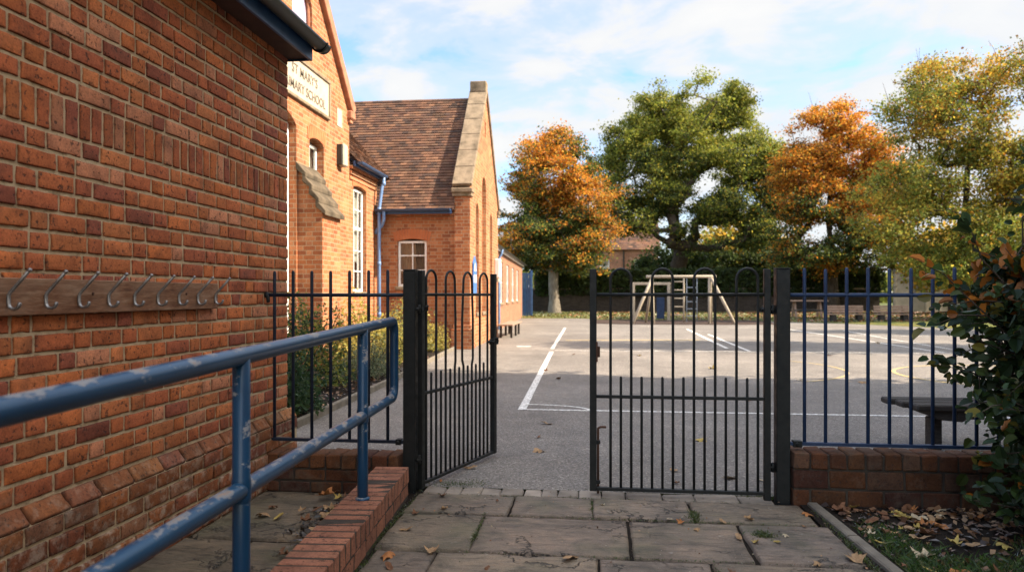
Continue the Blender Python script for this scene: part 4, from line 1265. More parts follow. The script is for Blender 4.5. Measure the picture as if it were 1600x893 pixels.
# blue metal gate beyond the classrooms
t = thing('metal_gate', 'tall blue ribbed metal gate at the end of the classroom range', 'gate', (-4.6, 46, 0))
mb = MB(); x = -5.6
while x < -4.02:
    mb.box(x, x + .13, 45.6, 45.66, .08, 2.75, .006); x += .15
mb.build('ribbed_panel', M['blue'], t)
mb = MB(); mb.box(-5.7, -3.9, 45.68, 45.74, .3, .4, .004); mb.box(-5.7, -3.9, 45.68, 45.74, 2.3, 2.4, .004); mb.build('cross_rail', M['blue'], t)
for x in (-4.0, -5.75):
    mb = MB(); mb.box(x, x + .12, 45.58, 45.7, 0, 2.9, .008); mb.build('post', M['blue'], t)

# bench along the gable
t = thing('bench', 'low timber bench standing along the wing gable wall', 'bench', (-2.85, 24.6, 0))
for k in range(3):
    mb = MB(); mb.box(-3.10 + k * .165, -2.945 + k * .165, 23.3, 26.3, .40, .45, .006); mb.build('seat_plank', M['bench'], t)
for y in (23.7, 25.0, 26.0):
    for x in (-3.04, -2.70):
        mb = MB(); mb.box(x - .035, x + .035, y - .035, y + .035, 0, .40, .004); mb.build('leg', M['darkwood'], t)
# ------------------------------------------------------------------ plank bench inside the railing
t = thing('plank_bench', 'dark backless plank bench just inside the navy railing', 'bench', (3.7, 7.1, 0))
for k in range(3):
    mb = MB(); y0_ = 6.86 + k * .19
    o_ = .11 * (2 - k) * .5
    mb.frame_box((2.72 + o_, y0_, .372), (1, 0, 0), (0, 1, 0), (0, 0, 1), 2.1, .178, .055, .012); mb.build('seat_plank', M['darkwood'], t)
for x in (3.06, 4.5):
    mb = MB(); mb.box(x - .05, x + .05, 7.03, 7.15, -.01, .29, .008); mb.build('leg', M['darkwood'], t)
    mb = MB(); mb.add([(x - .10, 6.9, .371), (x + .36, 6.9, .371), (x + .34, 6.9, .30), (x + .2, 6.9, .30), (x + .16, 6.9, .275), (x - .02, 6.9, .29), (x - .10, 6.9, .32),
                       (x - .10, 7.38, .371), (x + .36, 7.38, .371), (x + .34, 7.38, .30), (x + .2, 7.38, .30), (x + .16, 7.38, .275), (x - .02, 7.38, .29), (x - .10, 7.38, .32)],
                      [tuple(range(6, -1, -1)), tuple(range(7, 14))] + [(i, (i + 1) % 7, 7 + (i + 1) % 7, 7 + i) for i in range(7)])
    mb.build('bearer', M['darkwood'], t)

# ------------------------------------------------------------------ far benches, picnic table, climbing frame
def park_bench(x0, x1, y, label):
    t = thing('park_bench', label, 'bench', ((x0 + x1) / 2, y, 0), group='benches at the verge')
    for k in range(3):
        mb = MB(); mb.box(x0, x1, y - .22 + k * .15, y - .085 + k * .15, .40, .44, .006); mb.build('seat_slat', M['bench'], t)
    for k in range(3):
        mb = MB(); mb.box(x0, x1, y + .24, y + .28, .50 + k * .125, .605 + k * .125, .006); mb.build('back_slat', M['bench'], t)
    for x in (x0 + .28, x1 - .28):
        mb = MB(); mb.box(x - .12, x + .12, y - .18, y + .22, -.02, .395, .02); mb.build('leg', M['darkwood'], t)
        mb = MB(); mb.box(x - .05, x + .05, y + .285, y + .33, .1, .86, .006); mb.build('back_support', M['darkwood'], t)
    return t
park_bench(11.55, 13.35, 38.4, 'slatted park bench on the verge closer to the picnic table')
park_bench(13.85, 15.50, 38.4, 'slatted park bench on the verge closer to the pale panel fence')
t = thing('picnic_table', 'timber picnic table in the shade behind the park benches', 'table', (11.5, 42.5, .1))
mb = MB(); mb.box(10.6, 12.7, 42.0, 42.9, 1.02, 1.09, .01); mb.build('table_top', M['bench'], t)
for x in (11.0, 12.35):
    mb = MB(); mb.beam((x, 42.0, .05), (x, 42.35, 1.0), .1, .1); mb.beam((x, 42.9, .05), (x, 42.55, 1.0), .1, .1); mb.build('trestle', M['bench'], t)
for y in (41.6, 43.1):
    mb = MB(); mb.box(10.8, 12.6, y - .14, y + .14, .52, .58, .01); mb.build('seat', M['darkwood'], t)

cf = thing('climbing_frame', 'pale timber climbing frame with crossbar and two ladders', 'climbing frame', (4, 35.9, 0))
CY = 36.0
def pole(n, a, b, r_=.06, mat='pole'):
    mb = MB(); mb.tube([a, b], r_ * .85, 10); return mb.build(n, M[mat], cf, smooth=True)
pole('crossbar', (2.45, CY, 2.26), (5.72, CY, 2.26), .085)
pole('post', (2.80, CY, -.05), (2.72, CY, 2.2), .075); pole('post', (5.42, CY, -.05), (5.42, CY, 2.2), .075)
pole('strut', (1.75, CY - .5, -.05), (2.72, CY - .04, 2.2), .085); pole('strut', (6.55, CY - .5, -.05), (5.5, CY - .04, 2.2), .085)
pole('strut', (2.5, CY + 1.3, -.05), (2.74, CY + .05, 2.2), .07); pole('strut', (5.7, CY + 1.3, -.05), (5.48, CY + .05, 2.2), .07)
for x in (3.68, 4.22): pole('ladder_rail', (x, CY - .02, .08), (x, CY - .02, 2.2), .045)
for k in range(5): pole('rung', (3.70, CY - .02, .42 + k * .40), (4.20, CY - .02, .42 + k * .40), .035)
for x in (4.36, 4.84): pole('rope', (x, CY, .1), (x, CY, 2.2), .022, 'rope')
for k in range(5): pole('rope_rung', (4.36, CY, .38 + k * .34), (4.84, CY, .38 + k * .34), .026, 'rope')
t = thing('play_panel', 'timber framed play panel with blue board behind the climbing frame', 'play panel', (2.9, 40.5, 0))
for x in (2.05, 3.95):
    mb = MB(); mb.box(x - .08, x + .08, 40.4, 40.56, -.02, 1.92, .01); mb.build('post', M['pole'], t)
mb = MB(); mb.box(1.95, 4.05, 40.42, 40.54, 1.92, 2.06, .01); mb.build('beam', M['pole'], t)
mb = MB(); mb.box(3.3, 3.72, 40.45, 40.5, .1, 1.25, .01); mb.build('board', M['navy'], t)  # navy paint stands in for shade on the blue board

# ------------------------------------------------------------------ boundary
t = thing('boundary_wall', 'weathered, shade-darkened brick boundary wall under the hedge', 'wall', (6, 52.5, .2))
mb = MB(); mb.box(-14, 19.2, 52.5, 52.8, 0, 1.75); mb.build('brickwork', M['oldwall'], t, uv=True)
mb = MB(); x = -14
while x < 19.1:
    mb.box(x, x + .44, 52.44, 52.86, 1.752, 1.86, .012); x += .45
mb.build('coping', M['stone'], t)
t = thing('panel_fence', 'pale concrete panel fence between hedge and yellow tree', 'fence', (22, 50, .2))
x = 19.4
while x < 40:
    mb = MB(); mb.box(x + .12, x + 1.88, 50.5, 50.56, .1, 2.9); mb.build('panel', M['concrete'], t)
    mb = MB(); mb.box(x - .07, x + .09, 50.44, 50.62, 0, 3.05, .01); mb.build('post', M['concrete'], t)
    x += 1.95

def leaf_quads(cent, size, n_up=.35, fold=.0, squash=1.0, rng=RS):
    """random diamond-ish quads round the given centres (n,3); size (n,)"""
    n = len(cent)
    nrm = rng.normal(size=(n, 3)); nrm[:, 2] += n_up * 1.5; nrm /= np.linalg.norm(nrm, axis=1)[:, None]
    a = rng.normal(size=(n, 3)); a -= nrm * np.sum(a * nrm, 1)[:, None]; a /= np.linalg.norm(a, axis=1)[:, None]
    b = np.cross(nrm, a)
    s = size[:, None]
    v = np.empty((n, 4, 3))
    j = lambda: rng.uniform(.75, 1.25, (n, 1))
    v[:, 0] = cent - a * s * .55 * j()
    v[:, 1] = cent + b * s * .42 * j() * squash + nrm * s * .12
    v[:, 2] = cent + a * s * .55 * j()
    v[:, 3] = cent - b * s * .42 * j() * squash + nrm * s * .12
    return v.reshape(-1, 3)

def hedge(name, label, x0, x1, y0, y1, z0, z1, n, size, cols, core=True, cat='hedge', seed=3):
    rng = np.random.RandomState(seed)
    t = thing(name, label, cat, ((x0 + x1) / 2, (y0 + y1) / 2, z0))
    off = np.array(t.location)
    if core:
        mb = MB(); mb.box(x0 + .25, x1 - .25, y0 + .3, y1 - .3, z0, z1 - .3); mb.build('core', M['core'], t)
    u = rng.rand(n, 3)
    face = rng.rand(n)
    p = np.empty((n, 3))
    p[:, 0] = x0 + (x1 - x0) * u[:, 0]
    p[:, 1] = np.where(face < .6, y0 + rng.exponential(.14, n), y0 + (y1 - y0) * u[:, 1])
    p[:, 2] = np.where(face < .6, z0 + (z1 - z0) * u[:, 2], z1 - rng.exponential(.12, n))
    bump = np.array([noise.noise(Vector((q[0] * .7, q[1], q[2] * .9 + seed))) for q in p])
    p[:, 1] -= bump * .25 * (face < .6); p[:, 2] += bump * .3 * (face >= .6)
    ci = rng.randint(0, len(cols), n)
    c = np.array(cols)[ci] * rng.uniform(.6, 1.25, (n, 1))
    fast_mesh('foliage', leaf_quads(p - off, size * rng.uniform(.6, 1.3, n), rng=rng), 4, c, M['leaf'], t)
    return t
GREEN = [(.030, .050, .012), (.040, .065, .016), (.055, .075, .02)]
hedge('hedge', 'long dark clipped hedge growing over the boundary wall', -4.2, 19.5, 52.25, 54.8, 1.35, 3.15, 9000, .30, GREEN, seed=11)

# ------------------------------------------------------------------ trees
def tree(name, label, base, blobs, n_clump, per, clump_r, lsize, colf, trunk_r, fork_z, seed, group=None, bark='bark', flat=.7, shell=.55, cat='tree', gapf=0.0, twigs=0):
    """trunk (with limbs, grown out to every leaf clump) and crown (leaf clumps)"""
    rng = np.random.RandomState(seed); rd = random.Random(seed)
    t = thing(name, label, cat, base, group=group)
    bx, by, bz = base
    vols = np.array([b[3] * b[4] * b[5] for b in blobs]); vols = vols / vols.sum()
    cl = []
    while len(cl) < n_clump:
        b = blobs[rng.choice(len(blobs), p=vols)]
        d = rng.normal(size=3); d /= np.linalg.norm(d)
        rr_ = rng.uniform(1.0, 1.22) if rng.rand() < .10 else rng.uniform(shell, 1.0) if rng.rand() < .72 else rng.uniform(.15, 1) ** .5
        q = np.array([b[0] + d[0] * b[3] * rr_, b[1] + d[1] * b[4] * rr_, b[2] + d[2] * b[5] * rr_])
        if gapf and noise.noise(Vector(q * .45) + Vector((seed, 0, 0))) < -gapf: continue
        cl.append(q)
    cl = np.array(cl)
    # skeleton
    nodes = [np.array([0, 0, -.1])]; par = [-1]
    lean = rng.normal(size=2) * .035
    steps = max(3, int(fork_z / .8))
    for i in range(1, steps + 1):
        f = i / steps
        nodes.append(np.array([lean[0] * f * f * 2 + rng.normal() * .03, lean[1] * f * f * 2, fork_z * f])); par.append(len(nodes) - 2)
    loc = cl - np.array(base)
    topz = loc[:, 2].max(); zc = nodes[-1]
    for i in range(1, 5):      # leader
        nodes.append(zc + np.array([rng.normal() * .25, rng.normal() * .25, (topz - fork_z) * .16 * i])); par.append(len(nodes) - 2)
    order = np.argsort(np.linalg.norm(loc - zc, axis=1))
    tips = []
    first = steps - 1
    for k in order:
        q = loc[k]
        arr = np.array(nodes[first:])
        dv = q - arr
        dist = np.linalg.norm(dv, axis=1) + np.maximum(0, arr[:, 2] - q[2] - .2) * .9
        j = int(np.argmin(dist)) + first
        L = np.linalg.norm(q - nodes[j]); m_ = max(1, int(L / .9))
        pj = j; st = nodes[j]
        for i in range(1, m_ + 1):
            f = i / m_
            w_ = math.sin(f * PI) * L * .10
            pt = st + (q - st) * f + rng.normal(size=3) * .09 * L ** .5 * (1 if i < m_ else 0) + np.array([0, 0, w_])
            nodes.append(pt); par.append(pj); pj = len(nodes) - 1
        tips.append(pj)
    nn = len(nodes); r2 = np.zeros(nn)
    for tp in tips: r2[tp] += 1
    for i in range(nn - 1, 0, -1):
        r2[par[i]] += r2[i]
    ex = .47
    rad = np.maximum(r2, .5) ** ex; k = trunk_r / rad[1]; rad = np.maximum(rad * k, .014)
    mb = MB()
    nodesV = [Vector(p) for p in nodes]
    for i in range(1, nn):
        a, b = nodesV[par[i]], nodesV[i]
        ra, rb = min(rad[par[i]], rad[i] * 1.25), rad[i]
        if par[i] == 0: ra = rad[1] * 1.45
        if par[i] < steps: ra = max(ra, rad[par[i]] * .95) if i <= steps else ra
        mb.tube([a, b], [ra, rb], 9 if rb > .08 else 4, cap=False)
    for _ in range(twigs):
        q = nodesV[tips[rng.randint(len(tips))]]
        d = (q - Vector((0, 0, fork_z * .8))).normalized() + Vector(rng.normal(size=3) * .25)
        e = q + d * rng.uniform(.7, 1.6)
        mb.tube([q, (q + e) / 2 + Vector(rng.normal(size=3) * .07), e], [.016, .012, .006], 3, cap=False)
    mb.build('trunk', M[bark], t, smooth=True, local=True)
    # leaves
    n = n_clump * per
    ci = np.repeat(np.arange(n_clump), per)
    cr = clump_r * rng.uniform(.6, 1.35, n_clump)
    g = rng.normal(size=(n, 3)) * .5
    g[:, 2] *= flat
    p = loc[ci] + g * cr[ci][:, None]
    tone = rng.uniform(.60, 1.35, n_clump)
    cols = np.empty((n, 3))
    for i in range(n_clump):
        cols[i * per:(i + 1) * per] = colf(loc[i], rng, per) * tone[i]
    cols *= rng.uniform(.75, 1.25, (n, 1))
    fast_mesh('crown', leaf_quads(p, lsize * rng.uniform(.6, 1.35, n), rng=rng), 4, np.clip(cols, .004, .9), M['leaf'], t)
    return t

OR = np.array([[.52, .19, .02], [.58, .25, .026], [.42, .14, .018], [.56, .34, .05]])
YE = np.array([[.42, .32, .04], [.33, .28, .045], [.48, .34, .05], [.27, .25, .045]])
GR = np.array([[.155, .19, .030], [.205, .23, .038], [.27, .265, .048], [.115, .155, .028]])
DG = np.array([[.034, .056, .014], [.046, .070, .018], [.06, .082, .022]])
def pick(A, rng, n): return A[rng.randint(0, len(A), n)]
def col_maple(seed, slope):
    def f(q, rng, n):
        v = noise.noise(Vector(q * .33) + Vector((seed, 0, 0))) + (q[2] - 6) * slope + noise.noise(Vector(q * .9)) * .35
        pr = np.clip(.41 + v * 1.5, .06, .90)
        m_ = rng.rand(n) < pr
        g = np.where((rng.rand(n) < .35)[:, None], pick(GR, rng, n), pick(DG, rng, n))
        return np.where(m_[:, None], pick(OR, rng, n), g)
    return f
def col_oak(q, rng, n):
    pr = np.clip((q[2] - 8) * .09 + .45 + noise.noise(Vector(q * .4)) * .5, .05, .95)
    m_ = rng.rand(n) < pr
    g = np.where(m_[:, None], pick(GR, rng, n) * np.array([1.15, 1.1, .95]), pick(DG, rng, n) * 1.2)
    y = rng.rand(n) < .06
    return np.where(y[:, None], pick(YE, rng, n) * .7, g)
def col_yellow(q, rng, n):
    v = noise.noise(Vector(q * .4) + Vector((5, 3, 0)))
    m_ = rng.rand(n) < np.clip(.55 + v + (q[2] - 8) * .03, .1, .95)
    y = np.where((rng.rand(n) < .2 + .4 * (q[2] > 9))[:, None], pick(OR, rng, n) * np.array([.85, 1.1, 1.2]), pick(YE, rng, n))
    return np.where(m_[:, None], y, pick(GR, rng, n) * 1.1)
def col_gold(q, rng, n):
    m_ = rng.rand(n) < .65
    return np.where(m_[:, None], pick(YE, rng, n) * np.array([1.25, 1.05, 1.0]), pick(GR, rng, n) * 1.3)
def col_dark(q, rng, n): return pick(DG, rng, n) * 1.1
def col_mix(q, rng, n):
    m_ = rng.rand(n) < .4
    return np.where(m_[:, None], pick(GR, rng, n), pick(DG, rng, n))

# each blob: x, y, z, rx, ry, rz (world)
tree('maple_tree', 'orange autumn maple with pale trunk standing beside the blue gate', (-2.75, 50, .25),
     [(-2.9, 50, 9.4, 2.6, 3.0, 2.6), (-4.9, 50, 7.6, 2.0, 2.4, 2.0), (-.7, 50, 7.8, 2.1, 2.6, 2.0), (-5.2, 50, 4.9, 1.7, 2.6, 1.5), (-.2, 50, 5.2, 1.9, 2.6, 1.7), (-2.6, 50, 4.6, 2.8, 3.0, 1.6), (-2.7, 49.4, 6.8, 2.6, 2.6, 2.0), (-2.2, 50, 11.4, 1.9, 2.0, 1.3), (-3.9, 50, 10.6, 1.4, 1.6, 1.3), (-1.0, 50, 3.6, 1.6, 2, 1.0)],
     760, 120, .70, .135, col_maple(2.0, .06), .34, 2.7, 21, bark='palebark', twigs=60, flat=.45, gapf=.20)
tree('oak_tree', 'big spreading green oak rising behind the climbing frame', (6.4, 58, .3),
     [(8.8, 58, 16.2, 2.3, 2.6, 2.0), (5.2, 58, 15.4, 2.0, 2.4, 1.9), (2.4, 58, 13.6, 1.9, 2.4, 1.6), (7.0, 58, 13.4, 2.6, 3, 1.9), (11.2, 58, 13.8, 2.2, 2.6, 1.8), (13.0, 58, 11.2, 1.9, 2.4, 1.7), (1.2, 58, 10.8, 1.8, 2.4, 1.5), (4.2, 57, 11.2, 2.0, 2.4, 1.5), (9.6, 57, 11.0, 2.4, 2.6, 1.6),
      (13.2, 58, 8.6, 1.9, 2.4, 1.5), (1.8, 57, 8.2, 2.2, 2.4, 1.5), (5.6, 56.5, 8.6, 2.0, 2.0, 1.3), (9.4, 56.5, 8.0, 2.4, 2.2, 1.4), (12.2, 57, 6.0, 2.0, 2.2, 1.3), (3.2, 56.5, 6.6, 2.0, 2.2, 1.1), (7.6, 56.5, 5.6, 2.8, 2, 1.2), (10.4, 58, 16.0, 1.5, 1.8, 1.4), (6.8, 57.5, 10.6, 2.2, 2.0, 1.3)],
     1750, 112, .68, .145, col_oak, .62, 3.2, 22, gapf=.08, flat=.55, shell=.45)
tree('maple_tree', 'tall orange and dark green maple behind the park benches', (16.0, 52, .3),
     [(15.2, 52, 12.0, 2.0, 2.4, 2.0), (13.4, 52, 9.6, 1.7, 2.2, 1.9), (17.2, 52, 10.8, 2.2, 2.4, 2.0), (19.4, 52, 8.8, 2.2, 2.4, 2.2), (14.8, 51.5, 7.4, 2.6, 2.4, 1.9), (12.9, 52, 6.4, 1.6, 2.2, 1.6), (18.0, 51.5, 6.6, 2.6, 2.4, 1.9), (14.6, 51.5, 4.2, 2.8, 2.4, 1.6), (18.6, 51.5, 4.2, 2.6, 2.4, 1.6), (16.4, 52, 13.4, 1.3, 1.6, 1.0)],
     900, 120, .70, .135, col_maple(9.0, .11), .42, 2.8, 23, twigs=60, flat=.45, gapf=.22)
tree('birch_tree', 'tall sparse yellow autumn tree with visible branches by the fence', (18.8, 40, .1),
     [(18.2, 40, 12.6, 2.2, 2.6, 1.6), (20.8, 40, 11.8, 2.4, 2.6, 1.9), (16.2, 40, 10.8, 1.6, 2.2, 1.3), (18.4, 40, 9.6, 2.6, 2.6, 1.7), (22.0, 40, 8.8, 2.2, 2.6, 2.0), (15.4, 39.5, 7.0, 1.6, 2.2, 1.5), (18.6, 39.5, 6.6, 2.8, 2.6, 1.7), (16.2, 39, 4.6, 2.4, 2.2, 1.5), (19.6, 39, 4.2, 2.6, 2.2, 1.5), (22.6, 40, 5.0, 2.4, 2.6, 2.2), (17.6, 38.5, 2.9, 1.8, 2, 1.1), (14.2, 39.5, 5.6, 1.2, 1.8, 1.3), (24, 40, 11.5, 2.2, 2.4, 1.8), (24.5, 40, 7.2, 2.2, 2.4, 2.0), (20.4, 39, 7.6, 2.2, 2.2, 1.4), (21.4, 38.5, 3.2, 2.2, 2, 1.3)],
     1250, 96, .66, .115, col_yellow, .26, 2.4, 24, gapf=.10, twigs=80, flat=.6)
tree('golden_tree', 'sunlit golden tree glowing between the oak and the orange maple', (12.4, 66, .3),
     [(12.4, 66, 5.4, 3.4, 2.6, 2.6), (14.6, 66, 4.4, 2.2, 2, 2.0), (10.4, 66, 4.6, 2.4, 2, 2.0)], 120, 60, 1.0, .33, col_gold, .25, 1.6, 25)
tree('golden_tree', 'low golden bush tree seen beneath the sparse yellow tree', (21.4, 47, .3),
     [(21.6, 47, 3.9, 2.6, 2.0, 2.0), (20.2, 47, 3.4, 1.8, 2, 1.4)], 130, 55, .8, .21, col_gold, .2, 1.5, 26)
tree('golden_tree', 'golden bush tree at the far end of the pale panel fence', (26, 47, .3),
     [(26, 47, 4.3, 3.0, 2.2, 2.4)], 110, 55, .8, .21, col_gold, .2, 1.5, 36)
for k, (x, rx, lab) in enumerate([(5.4, 2.0, 'dark evergreen behind the hedge just left of the oak trunk'), (9.2, 2.8, 'broad dark evergreen behind the hedge just right of the oak trunk'),
                                  (13.6, 2.3, 'dark evergreen in front of the sunlit golden tree'), (17.4, 2.4, 'dark evergreen behind the hedge under the orange and green maple')]):
    tree('evergreen_tree', lab, (x, 61.5, .3), [(x, 61.5, 3.5, rx, 1.8, 1.7)], 70, 60, .8, .24, col_dark, .18, 1.2, 27 + k, group='evergreens behind the hedge')
tree('bushy_tree', 'dark bushy tree between the orange maple trunk and the brick house', (-1.7, 57, .3), [(-1.7, 57, 4.4, 1.7, 1.8, 1.5)], 60, 60, .8, .24, col_mix, .2, 1.6, 38)
tree('bushy_tree', 'mid green bushy tree beyond the blue metal gate', (-4.6, 57, .3), [(-4.6, 57, 5.0, 2.3, 2, 1.8)], 60, 60, .8, .24, col_mix, .2, 1.6, 39)
for i, (x, y, h_) in enumerate([(15.6, 19.9, 13.5), (25, 28.0, 15.0)]):
    tree('shade_tree', ['dense tree casting shade across the court beyond the hedge', 'tall dense tree far over past the hedge and court'][i], (x, y, 0), [(x, y, h_ * .62, 2.6, 1.6, h_ * .36), (x - 1, y, h_ * .5, 2.2, 1.5, h_ * .22)], 150, 50, 1.0, .34, col_mix, .3, 2.6, 31 + i)

# far wood
rng = np.random.RandomState(5); n = 9000
ang_ = rng.uniform(-.5, .85, n); dd = rng.uniform(105, 118, n)
p = np.stack([np.sin(ang_) * dd, np.cos(ang_) * dd, rng.uniform(0, 1, n)], 1)
prof = np.array([noise.noise(Vector((a * 14, 0, 0))) for a in ang_]) * 2.0 + 4.4
p[:, 2] *= prof
wo = fast_mesh('far_wood', leaf_quads(p, rng.uniform(.7, 1.5, n), rng=rng), 4, (GR[rng.randint(0, 4, n)] * .8 + YE[rng.randint(0, 4, n)] * .12), M['leaf']); tag(wo, kind='stuff')

# houses beyond the wall
def house(label, x0, x1, y0, y1, ze, zr_, seed):
    t = thing('brick_house', label, 'house', ((x0 + x1) / 2, y0, 0), group=None)
    hp = Pl((0, y0, 0), (1, 0, 0), (0, -1, 0))
    wn = [(x0 + (x1 - x0) * f - .5, x0 + (x1 - x0) * f + .5) for f in (.22, .72)]
    hs = [rect(a, b, z, z + 1.4) for a, b in wn for z in (1.0, 3.6) if z + 1.6 < ze]
    mb = MB(); wall_plate(mb, hp, [(x0, 0), (x1, 0), (x1, ze), (x0, ze)], hs, .12)
    mb.box(x0, x0 + .2, y0 + .01, y1, 0, ze); mb.box(x1 - .2, x1, y0 + .01, y1, 0, ze); mb.box(x0 + .2, x1 - .2, y1 - .2, y1, 0, ze)
    for xx in (x0, x1): mb.add([(xx, y0, ze), (xx, y1, ze), (xx, (y0 + y1) / 2, zr_ - .05)], [(0, 1, 2)])
    mb.build('wall', M['pink'], t, uv=True)
    for a, b in wn:
        for z in (1.0, 3.6):
            if z + 1.6 < ze: window(t, hp, a + .01, b - .01, z + .01, z + 1.39, 2, [(.5, .05)], .1, 'blind', True, .07)
    mb = MB(); yc = (y0 + y1) / 2
    V = Vector((0, yc - y0 + .3, zr_ - ze)); tiles(mb, (x0 - .2, y0 - .3, ze - .02), (1, 0, 0), V, (0, -V.z, V.y), x1 - x0 + .4, V.length, .4, .3)
    mb.add([(x0 - .2, y0 - .3, ze - .05), (x1 + .2, y0 - .3, ze - .05), (x1 + .2, yc, zr_ - .04), (x0 - .2, yc, zr_ - .04), (x1 + .2, y1 + .3, ze - .05), (x0 - .2, y1 + .3, ze - .05)], [(0, 1, 2, 3), (3, 2, 4, 5)], (.22, .09, .06))
    ro = mb.build('roof', M['tile'], t)
    mb = MB(); mb.box(x0 + 1.0, x0 + 1.8, yc - .3, yc + .3, zr_ - .6, zr_ + 1.1); mb.build('chimney', M['pink'], ro, uv=True)
    mb = MB(); xm = (x0 + x1) / 2; mb.tube([(xm, y0 - .08, ze - .1), (xm, y0 - .08, .1)], .07, 6); mb.build('downpipe', M['gutter'], t)
    return t
house('pinkish brick house glimpsed between the maple and the oak', -.6, 6.4, 76, 83, 6.0, 9.4, 1)
house('small tiled house glimpsed between oak trunk and golden tree', 9.8, 16.5, 84, 91, 4.6, 7.2, 2)

# unseen tall house, made up and added outside the frame to shade the gate
vt = thing('shade_villa', 'unseen tall brick house added to cast shade over the gate', 'house', (12.4, 2, 0))
vp = Pl((8.4, 0, 0), (0, 1, 0), (-1, 0, 0))
mb = MB(); hs = [rect(y, y + 1.2, z, z + 1.9) for y in (-7, -2, 2, 6.5) for z in (1.0, 4.3, 7.6, 10.6)]
wall_plate(mb, vp, [(-11, 0), (9.6, 0), (9.6, 13.2), (-11, 13.2)], hs, .15)
mb.box(8.402, 16.4, 9.4, 9.6, 0, 13.2); mb.box(8.402, 16.4, -11, -10.8, 0, 13.2); mb.box(16.2, 16.4, -10.8, 9.4, 0, 13.2)
for yy_ in (-11, 9.6): mb.add([(8.4, yy_, 13.2), (16.4, yy_, 13.2), (12.4, yy_, 16.2)], [(0, 1, 2)])
mb.build('wall', M['school'], vt, uv=True)
for y in (-7, -2, 2, 6.5):
    for z in (1.0, 4.3, 7.6, 10.6): window(vt, vp, y + .01, y + 1.19, z + .01, z + 1.89, 2, [(.5, .05)], .12, 'blind', True, .07)
mb = MB()
mb.add([(8.1, -11.2, 13.0), (8.1, 9.8, 13.0), (12.4, 9.8, 16.4), (12.4, -11.2, 16.4), (16.7, 9.8, 13.0), (16.7, -11.2, 13.0)], [(0, 1, 2, 3), (3, 2, 4, 5)], (.2, .09, .06))
mb.build('roof', M['tile'], vt)

tree('shade_tree', 'broad unseen tree added to soften the shade edge by the tall house', (10.2, 10.6, 0), [(9.6, 10.4, 4.0, 1.8, 1.5, 2.6), (9.8, 10.5, 8.0, 1.9, 1.6, 2.6), (10.2, 10.5, 11.2, 1.7, 1.5, 1.9)], 420, 40, .7, .26, col_mix, .22, 2.2, 51)  # out-of-view tree, added for a dappled shade edge on the tarmac

# ------------------------------------------------------------------ shrubs in the bed
def shrub(name, label, x, y, rx, ry, h_, n, size, cols, seed, squash=.7, spiky=False):
    rng = np.random.RandomState(seed)
    t = thing(name, label, 'shrub', (x, y, .03), group='shrubs in the school bed')
    mb = MB()
    for k in range(14):
        a = rng.uniform(0, 2 * PI); f = rng.uniform(.3, .85)
        mb.tube([(0, 0, 0), (math.cos(a) * rx * f * .5, math.sin(a) * ry * f * .5, h_ * .4), (math.cos(a) * rx * f, math.sin(a) * ry * f, h_ * rng.uniform(.6, .95))], [.014, .009, .004], 4, cap=False)
    mb.build('stems', M['bark'], t, local=True)
    d = rng.normal(size=(n, 3)); d /= np.linalg.norm(d, axis=1)[:, None]; d[:, 2] = np.abs(d[:, 2])
    lump = np.array([noise.noise(Vector(q * 2.3) + Vector((seed, 0, 0))) for q in d])
    r_ = (rng.rand(n) ** .35) * (1 + lump * .45)
    p = d * r_[:, None] * np.array([rx, ry, h_ * .95]); p[:, 2] = np.maximum(p[:, 2], .02 + rng.rand(n) * .1)
    c = np.array(cols)[rng.randint(0, len(cols), n)] * rng.uniform(.6, 1.3, (n, 1)) * (1 + lump * .35)[:, None]
    fast_mesh('foliage', leaf_quads(p, size * rng.uniform(.6, 1.4, n), squash=squash, rng=rng), 4, c, M['leaf'], t)
    return t
G1 = [(.028, .062, .03), (.04, .08, .035), (.06, .10, .04)]
G2 = [(.12, .16, .035), (.19, .21, .05), (.27, .26, .06)]
G3 = [(.36, .31, .07), (.28, .27, .07), (.42, .34, .09)]
G4 = [(.16, .19, .11), (.20, .23, .14), (.12, .16, .09)]
shrub('shrub', 'dark green bushy shrub nearest the near building corner', -3.72, 8.05, .62, .8, .92, 5200, .055, G1, 41)
shrub('shrub', 'taller mid green shrub against the buttress', -4.3, 10.4, .7, .8, 1.35, 4200, .06, G1 + G2, 42)
shrub('shrub', 'pale silvery herb mound at the bed kerb', -3.75, 11.9, .5, .8, .62, 3600, .05, G4, 43, .35)
shrub('shrub', 'golden leaved bush below the tall sash window', -4.7, 14.4, .8, 1.0, 1.25, 3600, .07, G3, 44)
shrub('shrub', 'yellow green grassy clump behind the gate post', -4.05, 14.6, .5, .9, .85, 3000, .06, G3 + G2, 45, .3)
shrub('shrub', 'tall yellowing bush before the square white window', -4.6, 17.4, .8, .7, 1.25, 3000, .07, G3 + G4, 46)
shrub('shrub', 'small straw coloured bush next to the corner pier', -3.9, 17.6, .4, .6, .75, 2200, .06, G3, 47, .3)
shrub('shrub', 'low bright green plant at the near end of the bed', -3.42, 6.75, .30, .45, .42, 1800, .05, G2 + G1, 48)

